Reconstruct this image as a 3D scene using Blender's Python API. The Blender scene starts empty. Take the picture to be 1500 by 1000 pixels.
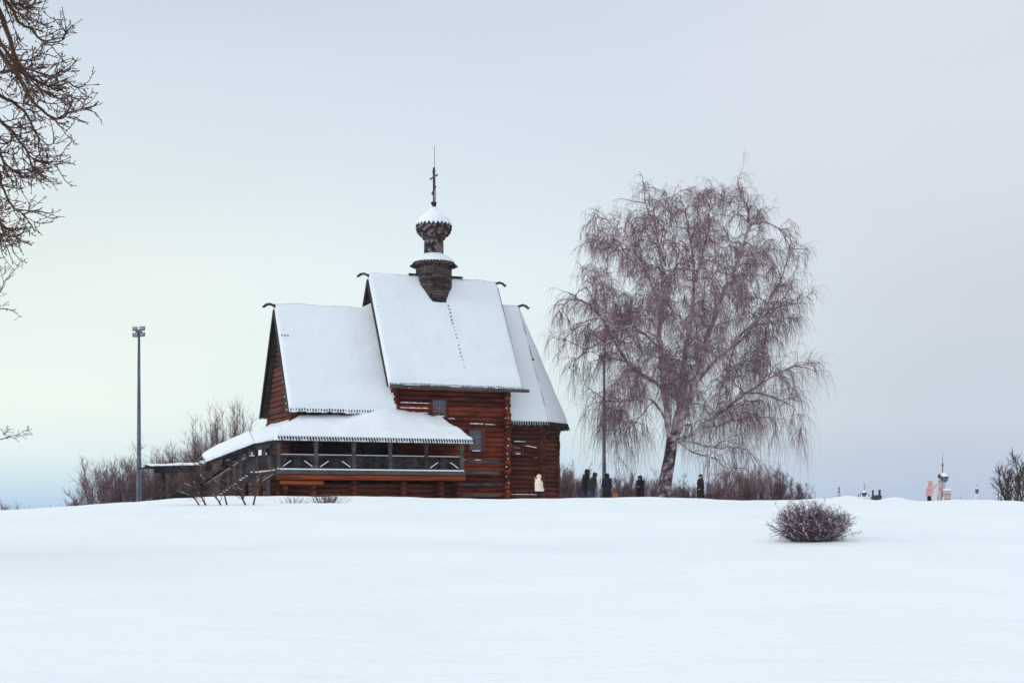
import bpy, math, random
import numpy as np
from mathutils import Vector, Matrix, noise
random.seed(7)
R = math.radians
SC = bpy.context.scene
COL = SC.collection
F, ZC, VH = 2083.0, 1.7, 742.0            # lens in photo pixels, eye height, horizon row

def at(u, v, Y):                            # real place seen at (u, v) and Y metres away
    return Vector(((u-750)/F*Y, Y, ZC+(VH-v)/F*Y))

# ------------------------------------------------------------------ materials
def newmat(name):
    m = bpy.data.materials.new(name); m.use_nodes = True
    nt = m.node_tree; b = nt.nodes['Principled BSDF']
    b.inputs['Specular IOR Level'].default_value = 0.25
    return m, nt, b
def N(nt, t, **kw):
    n = nt.nodes.new(t)
    for k, v in kw.items(): setattr(n, k, v)
    return n
def ramp(nt, stops):
    r = N(nt, 'ShaderNodeValToRGB'); e = r.color_ramp.elements
    while len(e) < len(stops): e.new(0.5)
    for el, (p, c) in zip(e, stops): el.position = p; el.color = (*c, 1)
    return r
def noisy(name, stops, scale=(3, 3, 3), rough=0.8, bump=0.0, bscale=20, attr=0.0, detail=5, nsc=1.0):
    m, nt, b = newmat(name); L = nt.links.new
    tc = N(nt, 'ShaderNodeTexCoord'); mp = N(nt, 'ShaderNodeMapping')
    mp.inputs['Scale'].default_value = scale
    L(tc.outputs['Object'], mp.inputs['Vector'])
    nz = N(nt, 'ShaderNodeTexNoise'); nz.inputs['Scale'].default_value = nsc; nz.inputs['Detail'].default_value = detail
    nz.inputs['Roughness'].default_value = 0.65
    L(mp.outputs[0], nz.inputs['Vector'])
    fac = nz.outputs['Fac']
    if attr:
        at_ = N(nt, 'ShaderNodeAttribute', attribute_name='rnd')
        a = N(nt, 'ShaderNodeMath', operation='SUBTRACT'); L(at_.outputs['Fac'], a.inputs[0]); a.inputs[1].default_value = 0.5
        a2 = N(nt, 'ShaderNodeMath', operation='MULTIPLY_ADD'); L(a.outputs[0], a2.inputs[0]); a2.inputs[1].default_value = attr; L(fac, a2.inputs[2])
        fac = a2.outputs[0]
    r = ramp(nt, stops); L(fac, r.inputs['Fac']); L(r.outputs['Color'], b.inputs['Base Color'])
    b.inputs['Roughness'].default_value = rough
    if bump:
        n2 = N(nt, 'ShaderNodeTexNoise'); n2.inputs['Scale'].default_value = bscale; n2.inputs['Detail'].default_value = 4
        L(tc.outputs['Object'], n2.inputs['Vector'])
        bp = N(nt, 'ShaderNodeBump'); bp.inputs['Strength'].default_value = bump; bp.inputs['Distance'].default_value = 0.05
        L(n2.outputs['Fac'], bp.inputs['Height']); L(bp.outputs[0], b.inputs['Normal'])
    return m
M = {}
M['logs'] = noisy('red_brown_logs', [(0.2, (.022, .006, .005)), (0.42, (.085, .013, .007)), (0.60, (.20, .037, .012)), (0.80, (.28, .062, .021)), (0.95, (.27, .095, .045))], (0.7, 0.7, 3.5), .8, .35, 25, attr=.32)
M['logs2'] = noisy('dark_brown_logs', [(0.2, (.022, .008, .006)), (0.45, (.07, .015, .008)), (0.66, (.15, .033, .013)), (0.9, (.22, .07, .032))], (0.6, .6, 4), .8, .35, 25, attr=.3)
M['orange'] = noisy('orange_log', [(0.3, (.10, .022, .010)), (0.55, (.30, .055, .018)), (0.85, (.40, .11, .04))], (0.4, .4, 5), .75, .3, 25, attr=.3)
M['grey'] = noisy('weathered_grey_wood', [(0.25, (.022, .018, .020)), (0.5, (.055, .045, .048)), (0.8, (.125, .105, .105))], (1.5, 1.5, 3), .85, .3, 20, attr=.5)
M['domeshingle'] = noisy('dome_shingles', [(0.2, (.025, .017, .017)), (0.5, (.085, .058, .058)), (0.8, (.20, .15, .15))], (3, 3, 5), .8, .3, 30, attr=1.1)
M['plank'] = noisy('dark_roof_planks', [(0.25, (.012, .010, .011)), (0.5, (.030, .024, .026)), (0.8, (.07, .058, .06))], (1.5, 1.5, 3), .9, .3, 20, attr=.4)
M['shingle'] = noisy('aspen_shingles', [(0.25, (.02, .014, .014)), (0.5, (.06, .043, .043)), (0.8, (.14, .11, .11))], (3, 3, 5), .8, .3, 30, attr=.4)
M['dark'] = noisy('dark_opening', [(0.3, (.008, .006, .006)), (0.7, (.02, .015, .014))], (2, 2, 2), .9)
M['green'] = noisy('green_shutter', [(0.3, (.01, .035, .03)), (0.7, (.02, .06, .05))], (3, 3, 3), .7)
M['frame'] = noisy('bluish_window_frame', [(0.3, (.09, .10, .12)), (0.7, (.22, .23, .26))], (4, 4, 4), .7)
m, nt, b = newmat('window_glass'); b.inputs['Base Color'].default_value = (.07, .075, .10, 1); b.inputs['Roughness'].default_value = .12; b.inputs['Specular IOR Level'].default_value = .6; M['glass'] = m
def snowmat(name, c, bump, dirt=False):
    m, nt, b = newmat(name); L = nt.links.new
    tc = N(nt, 'ShaderNodeTexCoord')
    n1 = N(nt, 'ShaderNodeTexNoise'); n1.inputs['Scale'].default_value = .18; n1.inputs['Detail'].default_value = 3
    L(tc.outputs['Object'], n1.inputs['Vector'])
    r = ramp(nt, [(0.35, tuple(x*.955 for x in c)), (0.65, c)]); L(n1.outputs['Fac'], r.inputs['Fac'])
    out = r.outputs['Color']
    if dirt:                                   # a few specks of grit blown on the snow
        n3 = N(nt, 'ShaderNodeTexNoise'); n3.inputs['Scale'].default_value = 9; n3.inputs['Detail'].default_value = 3
        L(tc.outputs['Object'], n3.inputs['Vector'])
        n4 = N(nt, 'ShaderNodeTexNoise'); n4.inputs['Scale'].default_value = .25
        L(tc.outputs['Object'], n4.inputs['Vector'])
        mu = N(nt, 'ShaderNodeMath', operation='MULTIPLY'); L(n3.outputs['Fac'], mu.inputs[0]); L(n4.outputs['Fac'], mu.inputs[1])
        mr = N(nt, 'ShaderNodeMapRange'); mr.inputs['From Min'].default_value = .43; mr.inputs['From Max'].default_value = .52; mr.inputs['To Max'].default_value = .35
        L(mu.outputs[0], mr.inputs['Value'])
        mx = N(nt, 'ShaderNodeMixRGB'); mx.inputs['Color2'].default_value = (.55, .42, .33, 1)
        L(mr.outputs[0], mx.inputs['Fac']); L(out, mx.inputs['Color1']); out = mx.outputs[0]
    L(out, b.inputs['Base Color'])
    b.inputs['Roughness'].default_value = .75; b.inputs['Specular IOR Level'].default_value = .15
    n2 = N(nt, 'ShaderNodeTexNoise'); n2.inputs['Scale'].default_value = 3.2; n2.inputs['Detail'].default_value = 6
    L(tc.outputs['Object'], n2.inputs['Vector'])
    bp = N(nt, 'ShaderNodeBump'); bp.inputs['Strength'].default_value = bump; bp.inputs['Distance'].default_value = .08
    L(n2.outputs['Fac'], bp.inputs['Height'])
    mp2 = N(nt, 'ShaderNodeMapping'); mp2.inputs['Scale'].default_value = (.35, 1.3, 1); mp2.inputs['Rotation'].default_value = (0, 0, .25); L(tc.outputs['Object'], mp2.inputs[0])
    n5 = N(nt, 'ShaderNodeTexNoise'); n5.inputs['Scale'].default_value = .9; n5.inputs['Detail'].default_value = 5; n5.inputs['Roughness'].default_value = .6; L(mp2.outputs[0], n5.inputs['Vector'])
    b2 = N(nt, 'ShaderNodeBump'); b2.inputs['Strength'].default_value = 1; b2.inputs['Distance'].default_value = .16 if dirt else .05
    L(n5.outputs['Fac'], b2.inputs['Height']); L(bp.outputs[0], b2.inputs['Normal']); L(b2.outputs[0], b.inputs['Normal'])
    return m
M['snow'] = snowmat('snow', (.855, .92, .945), .25, True)
M['roofsnow'] = snowmat('roof_snow', (.835, .895, .94), .2)
M['bark_birch'] = noisy('birch_bark', [(0.40, (.035, .023, .023)), (0.48, (.12, .085, .085)), (0.55, (.28, .21, .21)), (0.64, (.60, .53, .54))], (1.5, 1.5, 1.6), .85, .5, 14, detail=8, nsc=1.7)
M['bark_limb'] = noisy('pale_birch_limbs', [(0.34, (.13, .09, .09)), (0.46, (.34, .26, .26)), (0.58, (.62, .54, .55))], (1.6, 1.6, 1.6), .85, .4, 14, detail=6, nsc=1.7)
M['twig_birch'] = noisy('birch_twigs', [(0.3, (.12, .062, .072)), (0.6, (.27, .16, .18)), (0.85, (.46, .34, .36))], (1, 1, 1), .9, attr=.8)
M['bark_dark'] = noisy('dark_brown_bark', [(0.3, (.03, .016, .010)), (0.6, (.09, .048, .030)), (0.85, (.17, .12, .09))], (3, 3, 1), .9, .4, 20)
M['twig_dark'] = noisy('dark_twigs', [(0.3, (.045, .024, .018)), (0.6, (.11, .063, .050)), (0.85, (.20, .14, .115))], (2, 2, 2), .9, attr=.6)
M['twig_grey'] = noisy('mauve_grey_twigs', [(0.3, (.085, .045, .05)), (0.6, (.19, .11, .12)), (0.85, (.33, .23, .25))], (1, 1, 1), .9, attr=.8)
M['twig_red'] = noisy('reddish_twigs', [(0.3, (.10, .04, .04)), (0.7, (.22, .11, .11))], (1, 1, 1), .9, attr=.5)
M['twig_bush'] = noisy('purple_bush_twigs', [(0.25, (.055, .025, .038)), (0.5, (.15, .08, .108)), (0.8, (.36, .26, .31))], (2, 2, 2), .9, attr=.9)
M['fir'] = noisy('dark_fir', [(0.3, (.015, .022, .022)), (0.7, (.04, .055, .05))], (2, 2, 2), .9)
m = noisy('painted_steel_pole', [(0.35, (.05, .065, .105)), (0.6, (.11, .14, .20)), (0.8, (.30, .35, .40))], (3, 3, .8), .5, nsc=1.3); M['steel'] = m
M['lamp'] = noisy('lamp_housing', [(0.3, (.05, .055, .07)), (0.7, (.14, .15, .18))], (4, 4, 4), .5)
M['lampglass'] = noisy('lamp_glass', [(0.3, (.20, .22, .25)), (0.7, (.32, .34, .38))], (4, 4, 4), .3)
def flat(name, c, rough=.85, v=.25):
    return noisy(name, [(0.3, tuple(x*(1-v) for x in c)), (0.7, tuple(min(1, x*(1+v)) for x in c))], (4, 4, 4), rough)
M['cream'] = flat('cream_coat', (.88, .76, .62), v=.05); M['black'] = flat('black_cloth', (.012, .012, .016)); M['olive'] = flat('olive_cloth', (.026, .024, .016))
M['navy'] = flat('navy_cloth', (.02, .028, .05)); M['pink'] = flat('pink_coat', (.74, .42, .40), v=.08); M['skin'] = flat('skin', (.50, .30, .22), v=.05)
M['jeans'] = flat('blue_jeans', (.03, .045, .09)); M['furgrey'] = flat('grey_fur', (.22, .18, .20)); M['tan'] = flat('tan_bag', (.28, .13, .07)); M['hair'] = flat('dark_hair', (.02, .014, .01))
M['white'] = flat('white_plaster', (.62, .60, .60), v=.1); M['pinkwall'] = flat('pale_pink_plaster', (.50, .38, .38), v=.12); M['blue'] = flat('blue_grey_dome', (.06, .095, .17)); M['dk'] = flat('dark_brick', (.035, .03, .04)); M['gold'] = flat('dark_gilt', (.10, .08, .07))

# ------------------------------------------------------------------ mesh helpers
def raw_mesh(name, V, Fc, rnd=None, smooth=False):
    """V (n,3) array, Fc (m,4) array of quads"""
    me = bpy.data.meshes.new(name)
    V = np.asarray(V, np.float32); Fc = np.asarray(Fc, np.int32)
    me.vertices.add(len(V)); me.vertices.foreach_set('co', V.ravel())
    me.loops.add(Fc.size); me.loops.foreach_set('vertex_index', Fc.ravel())
    me.polygons.add(len(Fc)); me.polygons.foreach_set('loop_start', np.arange(0, Fc.size, Fc.shape[1], dtype=np.int32))
    me.update(calc_edges=True)
    if rnd is not None:
        a = me.attributes.new('rnd', 'FLOAT', 'FACE'); a.data.foreach_set('value', np.asarray(rnd, np.float32))
    if smooth: me.shade_smooth()
    return me
def link(name, me, mat, parent=None):
    o = bpy.data.objects.new(name, me); COL.objects.link(o)
    if me is not None and mat is not None: me.materials.append(mat)
    if parent is not None: o.parent = parent
    return o
def tag(o, label=None, cat=None, group=None, kind=None):
    if label: o['label'] = label
    if cat: o['category'] = cat
    if group: o['group'] = group
    if kind: o['kind'] = kind
    return o
def empty(name, loc, rz=0, label=None, cat=None, group=None):
    o = bpy.data.objects.new(name, None); COL.objects.link(o); o.empty_display_size = .3
    o.location = loc; o.rotation_euler = (0, 0, rz); tag(o, label, cat, group); return o
class MB:
    def __init__(s): s.v = []; s.f = []; s.r = []
    def add(s, vs, fs, r=None):
        k = len(s.v); s.v += [tuple(v) for v in vs]; r = random.random() if r is None else r
        for f in fs: s.f.append([i+k for i in f]); s.r.append(r)
        return s
    def box(s, c, d, rot=None, r=None):
        c = Vector(c); vs = []
        for x in (-.5, .5):
            for y in (-.5, .5):
                for z in (-.5, .5):
                    p = Vector((x*d[0], y*d[1], z*d[2]))
                    if rot: p = rot @ p
                    vs.append(c+p)
        return s.add(vs, [(0, 1, 3, 2), (4, 6, 7, 5), (0, 4, 5, 1), (2, 3, 7, 6), (0, 2, 6, 4), (1, 5, 7, 3)], r)
    def tube(s, p0, p1, r0, r1=None, n=10, r=None, wob=0):
        p0 = Vector(p0); p1 = Vector(p1); r1 = r0 if r1 is None else r1
        d = (p1-p0).normalized(); a = d.orthogonal().normalized(); b = d.cross(a); vs = []
        for p, q in ((p0, r0), (p1, r1)):
            for i in range(n):
                t = i*2*math.pi/n; vs.append(p+(a*math.cos(t)+b*math.sin(t))*q)
        fs = [(i, (i+1) % n, n+(i+1) % n, n+i) for i in range(n)]+[tuple(range(n-1, -1, -1)), tuple(range(n, 2*n))]
        return s.add(vs, fs, r)
    def beam(s, p0, p1, w, h, r=None):              # h stays as vertical as it can
        p0 = Vector(p0); p1 = Vector(p1); d = (p1-p0).normalized()
        side = d.cross(Vector((0, 0, 1)))
        side = side.normalized() if side.length > 1e-4 else Vector((1, 0, 0))
        up = side.cross(d).normalized(); vs = []
        for p in (p0, p1):
            for x, y in ((-1, -1), (1, -1), (1, 1), (-1, 1)): vs.append(p+side*x*w/2+up*y*h/2)
        return s.add(vs, [(0, 1, 5, 4), (1, 2, 6, 5), (2, 3, 7, 6), (3, 0, 4, 7), (3, 2, 1, 0), (4, 5, 6, 7)], r)
    def prism(s, pts, ext, r=None):
        pts = [Vector(p) for p in pts]; e = Vector(ext); n = len(pts)
        return s.add(pts+[p+e for p in pts], [tuple(range(n-1, -1, -1)), tuple(range(n, 2*n))]+[(i, (i+1) % n, n+(i+1) % n, n+i) for i in range(n)], r)
    def lathe(s, prof, c=(0, 0, 0), n=24, r=None, rot0=0):
        c = Vector(c); vs = []; fs = []
        for (q, z) in prof:
            for i in range(n):
                t = rot0+i*2*math.pi/n; vs.append(c+Vector((q*math.cos(t), q*math.sin(t), z)))
        for j in range(len(prof)-1):
            for i in range(n): fs.append((j*n+i, j*n+(i+1) % n, (j+1)*n+(i+1) % n, (j+1)*n+i))
        fs += [tuple(range(n-1, -1, -1)), tuple(range((len(prof)-1)*n, len(prof)*n))]
        return s.add(vs, fs, r)
    def mesh(s, name, smooth=False):
        me = bpy.data.meshes.new(name); me.from_pydata(s.v, [], s.f); me.update()
        a = me.attributes.new('rnd', 'FLOAT', 'FACE'); a.data.foreach_set('value', s.r)
        if smooth: me.shade_smooth()
        return me
    def build(s, name, mat, parent=None, smooth=False): return link(name, s.mesh(name, smooth), mat, parent)

# ------------------------------------------------------------------ the ground
SKY = np.array([(-1500, 760), (-300, 752), (0, 746), (60, 743.5), (100, 741), (200, 733.5), (260, 729), (310, 726.5), (400, 725.5), (550, 726.5), (650, 728.5), (740, 730.5), (800, 729.5), (900, 727.3), (960, 727.2), (1040, 730.2), (1100, 732), (1150, 731.2), (1230, 731.5), (1340, 733), (1420, 732.5), (1500, 734), (1800, 738), (3500, 752)], float)
BUMPS = [(1242, 66.5, .22, .72, 1.0), (1312, 67, .22, .60, 1.0), (1200, 66, .05, .5, 1), (1395, 68, .08, .9, 1.2), (1440, 67, .05, .8, 1), (1480, 67, .06, .5, 1)]
def ground(x, y):
    x = np.asarray(x, float); y = np.asarray(y, float)
    u = 750+F*x/66.0
    zb = (VH-np.interp(u, SKY[:, 0], SKY[:, 1]))/F*66+ZC
    t = np.clip((y-10)/56, 0, 1)
    prof = zb*(t*1.0+0.10*np.sin(math.pi*t)*(1-t))
    # soften the very brow, then a fall behind it
    z = np.where(y < 66, prof, zb)
    z = z-0.012*np.exp(-((y-66)/1.5)**2)
    back = np.clip((y-66)/9, 0, 1); z = z-(.30*back*back*(3-2*back))
    z = z-np.clip((y-76)/50, 0, 1)*.8
    f2 = np.clip((y-128)/170, 0, 1); z = z-12*f2*f2*(3-2*f2)
    f3 = np.clip((np.abs(x)-60)/150, 0, 1); z = z-6*f3*f3*np.clip(y/66, 0, 1)
    z = z+.10*np.exp(-(((x-6.5)/1.6)**2+((y-31.2)/1.3)**2))-.09*np.exp(-(((x-6.5)/.75)**2+((y-30.7)/.55)**2))
    for (bu, by, h, w, wy) in BUMPS:
        bx = (bu-750)/F*by; z = z+h*np.exp(-((x-bx)/w)**2-((y-by)/wy)**2)
    und = .07*np.sin(x*.55+y*.21)*np.sin(y*.34-x*.13+1)+.018*np.sin(x*1.3-y*.5+2)*np.sin(y*.8+x*.3)
    z = z+(und+.05*np.sin(x*.21+y*.13+.6)*np.sin(y*.19+1.1))*np.clip((60-y)/25, 0, 1)
    und2 = .012*np.sin(x*.9+1)+.010*np.sin(x*2.3+.4)+.006*np.sin(x*5.1)
    z = z+und2*np.clip(1-np.abs(y-66)/25, 0, 1)
    return z
def gz(x, y): return float(ground(x, y))
def axis(lo, hi, step, far, n):
    core = np.arange(lo, hi+1e-6, step); g = (np.geomspace(1, far/step, n)-1+1)*step
    return np.concatenate([lo-g[::-1], core, hi+g])
xs = axis(-52, 52, .35, 1350, 26); ys = axis(-8, 140, .35, 1300, 30)
GX, GY = np.meshgrid(xs, ys); GZ = ground(GX, GY)
nx, ny = len(xs), len(ys); ii = np.arange(ny-1)[:, None]*nx+np.arange(nx-1)[None, :]
Fq = np.stack([ii, ii+1, ii+1+nx, ii+nx], -1).reshape(-1, 4)
g = link('snow_field', raw_mesh('snow_field', np.stack([GX, GY, GZ], -1).reshape(-1, 3), Fq, smooth=True), M['snow'])
tag(g, kind='structure')

# ------------------------------------------------------------------ snow slabs
def hsh(x, y, s): return noise.noise(Vector((x*s, y*s, s*3.1)))
def snow_patch(mb, A, B, C, D, n, m, T, taper, drip=0.0, nz=.05, extra=None):
    """patch A-B (lower edge) to D-C (upper edge); thickness is vertical; taper = (low, right, up, left) metres or 0"""
    A, B, C, D = map(Vector, (A, B, C, D)); top = []; bot = []
    lo, ri, up, le = taper
    for j in range(m+1):
        b = j/m
        for i in range(n+1):
            a = i/n; p = (A.lerp(B, a)).lerp(D.lerp(C, a), b)
            w = ((B-A).length*(1-b)+(C-D).length*b); h = ((D-A).length*(1-a)+(C-B).length*a); k = 1
            def e(d, r): return math.sqrt(max(0, 1-(1-min(1, d/r))**2)) if r else 1
            k = min(e(b*h, lo), e((1-b)*h, up), e((1-a)*w, ri), e(a*w, le))
            t = T*k*(1+nz*4*hsh(p.x+p.z, p.y+p.z, .9)+nz*1.5*hsh(p.x-p.z, p.y*2+p.z, 3.3))
            if extra: t += extra(p)*k
            q = p.copy()
            if drip and j == 0: q = q+(A-D).normalized()*(drip*(hsh(p.x*1.0, p.y+5, 7)+.5*hsh(p.x, p.y, 21)))
            top.append(q+Vector((0, 0, t+.015))); bot.append(q+Vector((0, 0, .012)))
    W = n+1; k0 = len(top); vs = top+bot; fs = []
    for j in range(m):
        for i in range(n):
            a = j*W+i; fs.append((a, a+1, a+1+W, a+W)); fs.append((k0+a, k0+a+W, k0+a+1+W, k0+a+1))
    for i in range(n):
        fs.append((i, k0+i, k0+i+1, i+1)); a = m*W+i; fs.append((a, a+1, k0+a+1, k0+a))
    for j in range(m):
        a = j*W; fs.append((a, a+W, k0+a+W, k0+a)); a = j*W+n; fs.append((a, k0+a, k0+a+W, a+W))
    mb.add(vs, fs)
def teeth(mb, A, B, down, w=.14, L=.2, th=.03, skip=.0):
    """a row of pointed plank ends along A-B, running 'down' the slope"""
    A = Vector(A); B = Vector(B); d = (B-A); n = max(1, int(d.length/w)); e = d/n; dn = Vector(down).normalized()
    nr = e.cross(dn).normalized()*th
    for i in range(n):
        if random.random() < skip: continue
        p = A+e*(i+.26); q = A+e*(i+.74); l = L*random.uniform(.8, 1.2)
        mb.prism([p, q, q+dn*l*.6, (p+q)/2+dn*l, p+dn*l*.6], nr)

# ------------------------------------------------------------------ the wooden church
CA = R(23); CX, CY, CZ = (578-750)/F*78.0, 78.0, 1.75
church = empty('log_church', (CX, CY, CZ), CA, 'tall red brown log church with steep snowy roofs, shingled onion dome and covered gallery', 'church')
def P(s, t, z): return Vector((s, -t, z-CZ))
def log_wall(mb, s0, t0, s1, t1, z0, z1, r=.14, ext=.28, half=0, lim=None):
    """horizontal logs between two corners; lim(z) -> (a0, a1) trims the span for gables"""
    a = Vector((s0, t0)); b = Vector((s1, t1)); d = (b-a).normalized(); z = z0+r+half*r
    while z < z1-r*.3:
        e = ext*random.uniform(.75, 1.2); e2 = ext*random.uniform(.75, 1.2); p = a-d*e; q = b+d*e2
        if lim:
            l = lim(z)
            if l is None: z += 2*r; continue
            p = a+d*l[0]; q = a+d*l[1]
        rr = r*random.uniform(.98, 1.07)
        mb.tube(P(p.x, p.y, z), P(q.x, q.y, z+random.uniform(-.012, .012)), rr*random.uniform(.93, 1.05), rr, 10)
        z += 2*r
# ---- main cube
MS, MT0, MT1, MRZ = 6.62, 0.0, -6.3, 14.62
mb = MB()
log_wall(mb, 0, 0, MS, 0, 1.7, 8.5); log_wall(mb, 0, MT1, MS, MT1, 1.7, 8.5)
log_wall(mb, MS, 0, MS, MT1, 1.7, 8.5, half=1); log_wall(mb, 0, 0, 0, MT1, 1.7, 8.5, half=1)
def gable(mid, half, zt, zb):
    def f(z):
        h = half*(zt-z)/(zt-zb)
        return None if h < .25 else (mid-h, mid+h)
    return f
for s in (0, MS): log_wall(mb, s, 0, s, MT1, 8.4, 14.2, lim=gable(3.15, 3.2, 14.3, 8.4))
mb.build('main_wall', M['logs'], church, True)
# ---- trapeza (left room)
TS, TT0, TT1, TRZ = -5.5, -.45, -5.85, 12.62
mb = MB()
log_wall(mb, TS, TT0, -.1, TT0, 1.7, 7.1, ext=.25); log_wall(mb, TS, TT1, -.1, TT1, 1.7, 7.1, ext=.25)
log_wall(mb, TS, TT0, TS, TT1, 1.7, 7.1, half=1, ext=.25)
log_wall(mb, TS, TT0, TS, TT1, 7.0, 12.4, lim=gable(2.7, 2.75, 12.35, 6.9))
mb.build('west_room_wall', M['logs2'], church, True)
# ---- apse: five sided
AZ = 6.45
ap = [(MS-.1, -.75), (9.15, -.75), (10.75, -2.1), (10.75, -4.2), (9.15, -5.55), (MS-.1, -5.55)]
mb = MB()
for i in range(5): log_wall(mb, *ap[i], *ap[i+1], 1.7, AZ, r=.13, ext=.22, half=i % 2)
mb.build('apse_wall', M['logs2'], church, True)

def gable_roof(name, s0, s1, tc, hw, zr, ze, T, tooth_w=.15, north=True, snow_t=(.10, .15, 0, .15), flare=0, extra=None):
    """two plank slopes with pointed eaves; returns the roof; snow is its sub-part"""
    mb = MB(); th = .07
    for sg in (1, -1):
        E0, E1 = P(s0, tc+sg*hw, ze), P(s1, tc+sg*hw, ze); R0, R1 = P(s0, tc, zr), P(s1, tc, zr)
        nseg = int(abs(s1-s0)/.16)
        for i in range(nseg):
            a, c = i/nseg, (i+.93)/nseg; off = Vector((0, 0, -th+random.uniform(-.012, .012)))
            mb.prism([E0.lerp(E1, a), E0.lerp(E1, c), R0.lerp(R1, c), R0.lerp(R1, a)], off)
        dn = (E0-R0).normalized(); k = .18
        up_ = Vector((0, 0, T*.62)); teeth(mb, E0+up_, E1+up_, dn, tooth_w, .30, .05)
        # upper course of planks whose tips show as a broken line
        A = R0.lerp(E0, .33)+Vector((.1, 0, T+.05)); B = A.lerp(R1.lerp(E1, .33)+Vector((0, 0, T-.08)), .22)
        teeth(mb, A, B, dn, tooth_w, .12, .05)
        # barge boards
        for Ea, Ra, dx in ((E0, R0, -.03), (E1, R1, .03)):
            mb.beam(Ea+Vector((dx, 0, -.10)), Ra+Vector((dx, 0, -.08)), .05, .20)
    roof = mb.build(name, M['plank'], church)
    sm = MB()
    n = int(abs(s1-s0)/.12); 
    for sg in (1, -1):
        A, B = P(s0-.02, tc+sg*hw*1.03, ze-.11), P(s1+.05, tc+sg*hw*1.03, ze-.11); C, D = P(s1+.05, tc, zr), P(s0-.02, tc, zr)
        if sg < 0: A, B, C, D = B, A, D, C
        snow_patch(sm, A, B, C, D, n, 40, T, snow_t, drip=.09, nz=.08, extra=extra)
    sm.build('roof_snow', M['roofsnow'], roof, True)
    return roof
mr = gable_roof('main_roof', -.55, 7.35, -3.15, 3.75, MRZ, 8.35, .36)
tr = gable_roof('west_room_roof', -5.95, -.02, -3.15, 3.35, TRZ, 6.85, .34, snow_t=(.1, 0, 0, .15), extra=lambda p: .55*max(0, 1-(-.1-p.x)/1.5)**2.2)
# gutter logs under the main eaves
mb = MB()
for sg in (1, -1):
    t = -3.15+sg*3.82
    mb.tube(P(-.5, t, 8.27), P(7.75, t, 8.24), .11, .10, 10)
    for k in range(5): mb.beam(P(.3+k*1.5, t-sg*.02, 8.2), P(.3+k*1.5, t-sg*.7, 8.75), .09, .12)
gut = mb.build('eave_log', M['grey'], church)
for s_, w_ in ((.6, .42), (3.3, .4), (1.1, .14), (1.9, .1), (5.1, .12), (5.75, .16), (4.2, .1)):
    t = -3.15+3.9
    MB().prism([P(s_-w_*.9, t, 8.36), P(s_+w_*.9, t, 8.36), P(s_+w_*.3, t, 8.36-w_*.32), P(s_-.02, t, 8.36-w_*.45), P(s_-w_*.4, t, 8.36-w_*.25)], Vector((0, .07, 0))).build('clinging_snow', M['roofsnow'], gut)
# ridge logs with carved curling ends
def ridge(s0, s1, t, z, hooks):
    mb = MB()
    if s1-s0 > .1: mb.tube(P(s0, t, z), P(s1, t, z), .10, .10, 8)
    for s, sg in hooks:
        pts = [(0, .0), (.25, .10), (.45, .07), (.62, -.06)]
        for (a, b), (c, d) in zip(pts, pts[1:]): mb.tube(P(s+sg*a, t, z+.12+b), P(s+sg*c, t, z+.12+d), .085, .06, 8)
        mb.tube(P(s+sg*.60, t, z-.0), P(s+sg*.64, t, z+.12), .06, .09, 8)
    return mb.build('ridge_log', M['grey'], church, True)
ridge(-.5, 7.3, -3.15, MRZ+.06, ((-.5, -1), (7.25, 1)))
ridge(-5.9, -.6, -3.15, TRZ+.04, ((-5.9, -1),))
mb = MB()
mb.tube(P(1.9, -3.15, MRZ+.42), P(5.2, -3.15, MRZ+.42), .07, .07, 8)
mb.build('ridge_pole', M['grey'], church)
# apse roof
ARZ, AE = 13.3, 6.3
rE = [(MS-.2, -.25), (9.45, -.25), (11.35, -1.75), (11.35, -4.55), (9.45, -6.05), (MS-.2, -6.05)]
ra, rb = (MS-.2, -3.15), (8.75, -3.15)
mb = MB(); sm = MB()
for i in range(5):
    e0, e1 = rE[i], rE[i+1]
    u0 = ra if i == 0 else rb; u1 = ra if i == 4 else rb
    E0, E1, U0, U1 = P(*e0, AE), P(*e1, AE), P(*u0, ARZ), P(*u1, ARZ)
    tri = (U0-U1).length < .01; n = max(3, int((E1-E0).length/.16))
    for k in range(n):
        a, c = k/n, (k+.94)/n; off = Vector((0, 0, -.07))
        q = [E0.lerp(E1, a), E0.lerp(E1, c)]+([U0] if tri else [U0.lerp(U1, c), U0.lerp(U1, a)])
        mb.prism(q, off)
    dn = ((E0+E1)/2-(U0+U1)/2).normalized()
    teeth(mb, E0+Vector((0, 0, .30)), E1+Vector((0, 0, .30)), dn, .15, .42, .05)
    snow_patch(sm, E0.lerp(U0, .01), E1.lerp(U1, .01), U1, U0, max(10, n), 36, .30, (.12, 0, 0, 0), drip=.10, nz=.05)
ar = mb.build('apse_roof', M['plank'], church); sm.build('roof_snow', M['roofsnow'], ar, True)
ridge(8.6, 8.65, -3.15, ARZ+.14, ((8.75, 1),))
mb = MB(); A0, A1 = P(8.75, -3.15, ARZ+.30), P(9.45, -.25, AE+.30)      # hip board showing through the snow
mb.beam(A0.lerp(A1, .14), A0.lerp(A1, .47), .025, .02); mb.box(A0.lerp(A1, .47), (.11, .11, .11)); mb.beam(A0.lerp(A1, .47), A0.lerp(A1, .93), .014, .014)
mb.build('hip_cable', M['grey'], church)
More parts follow.
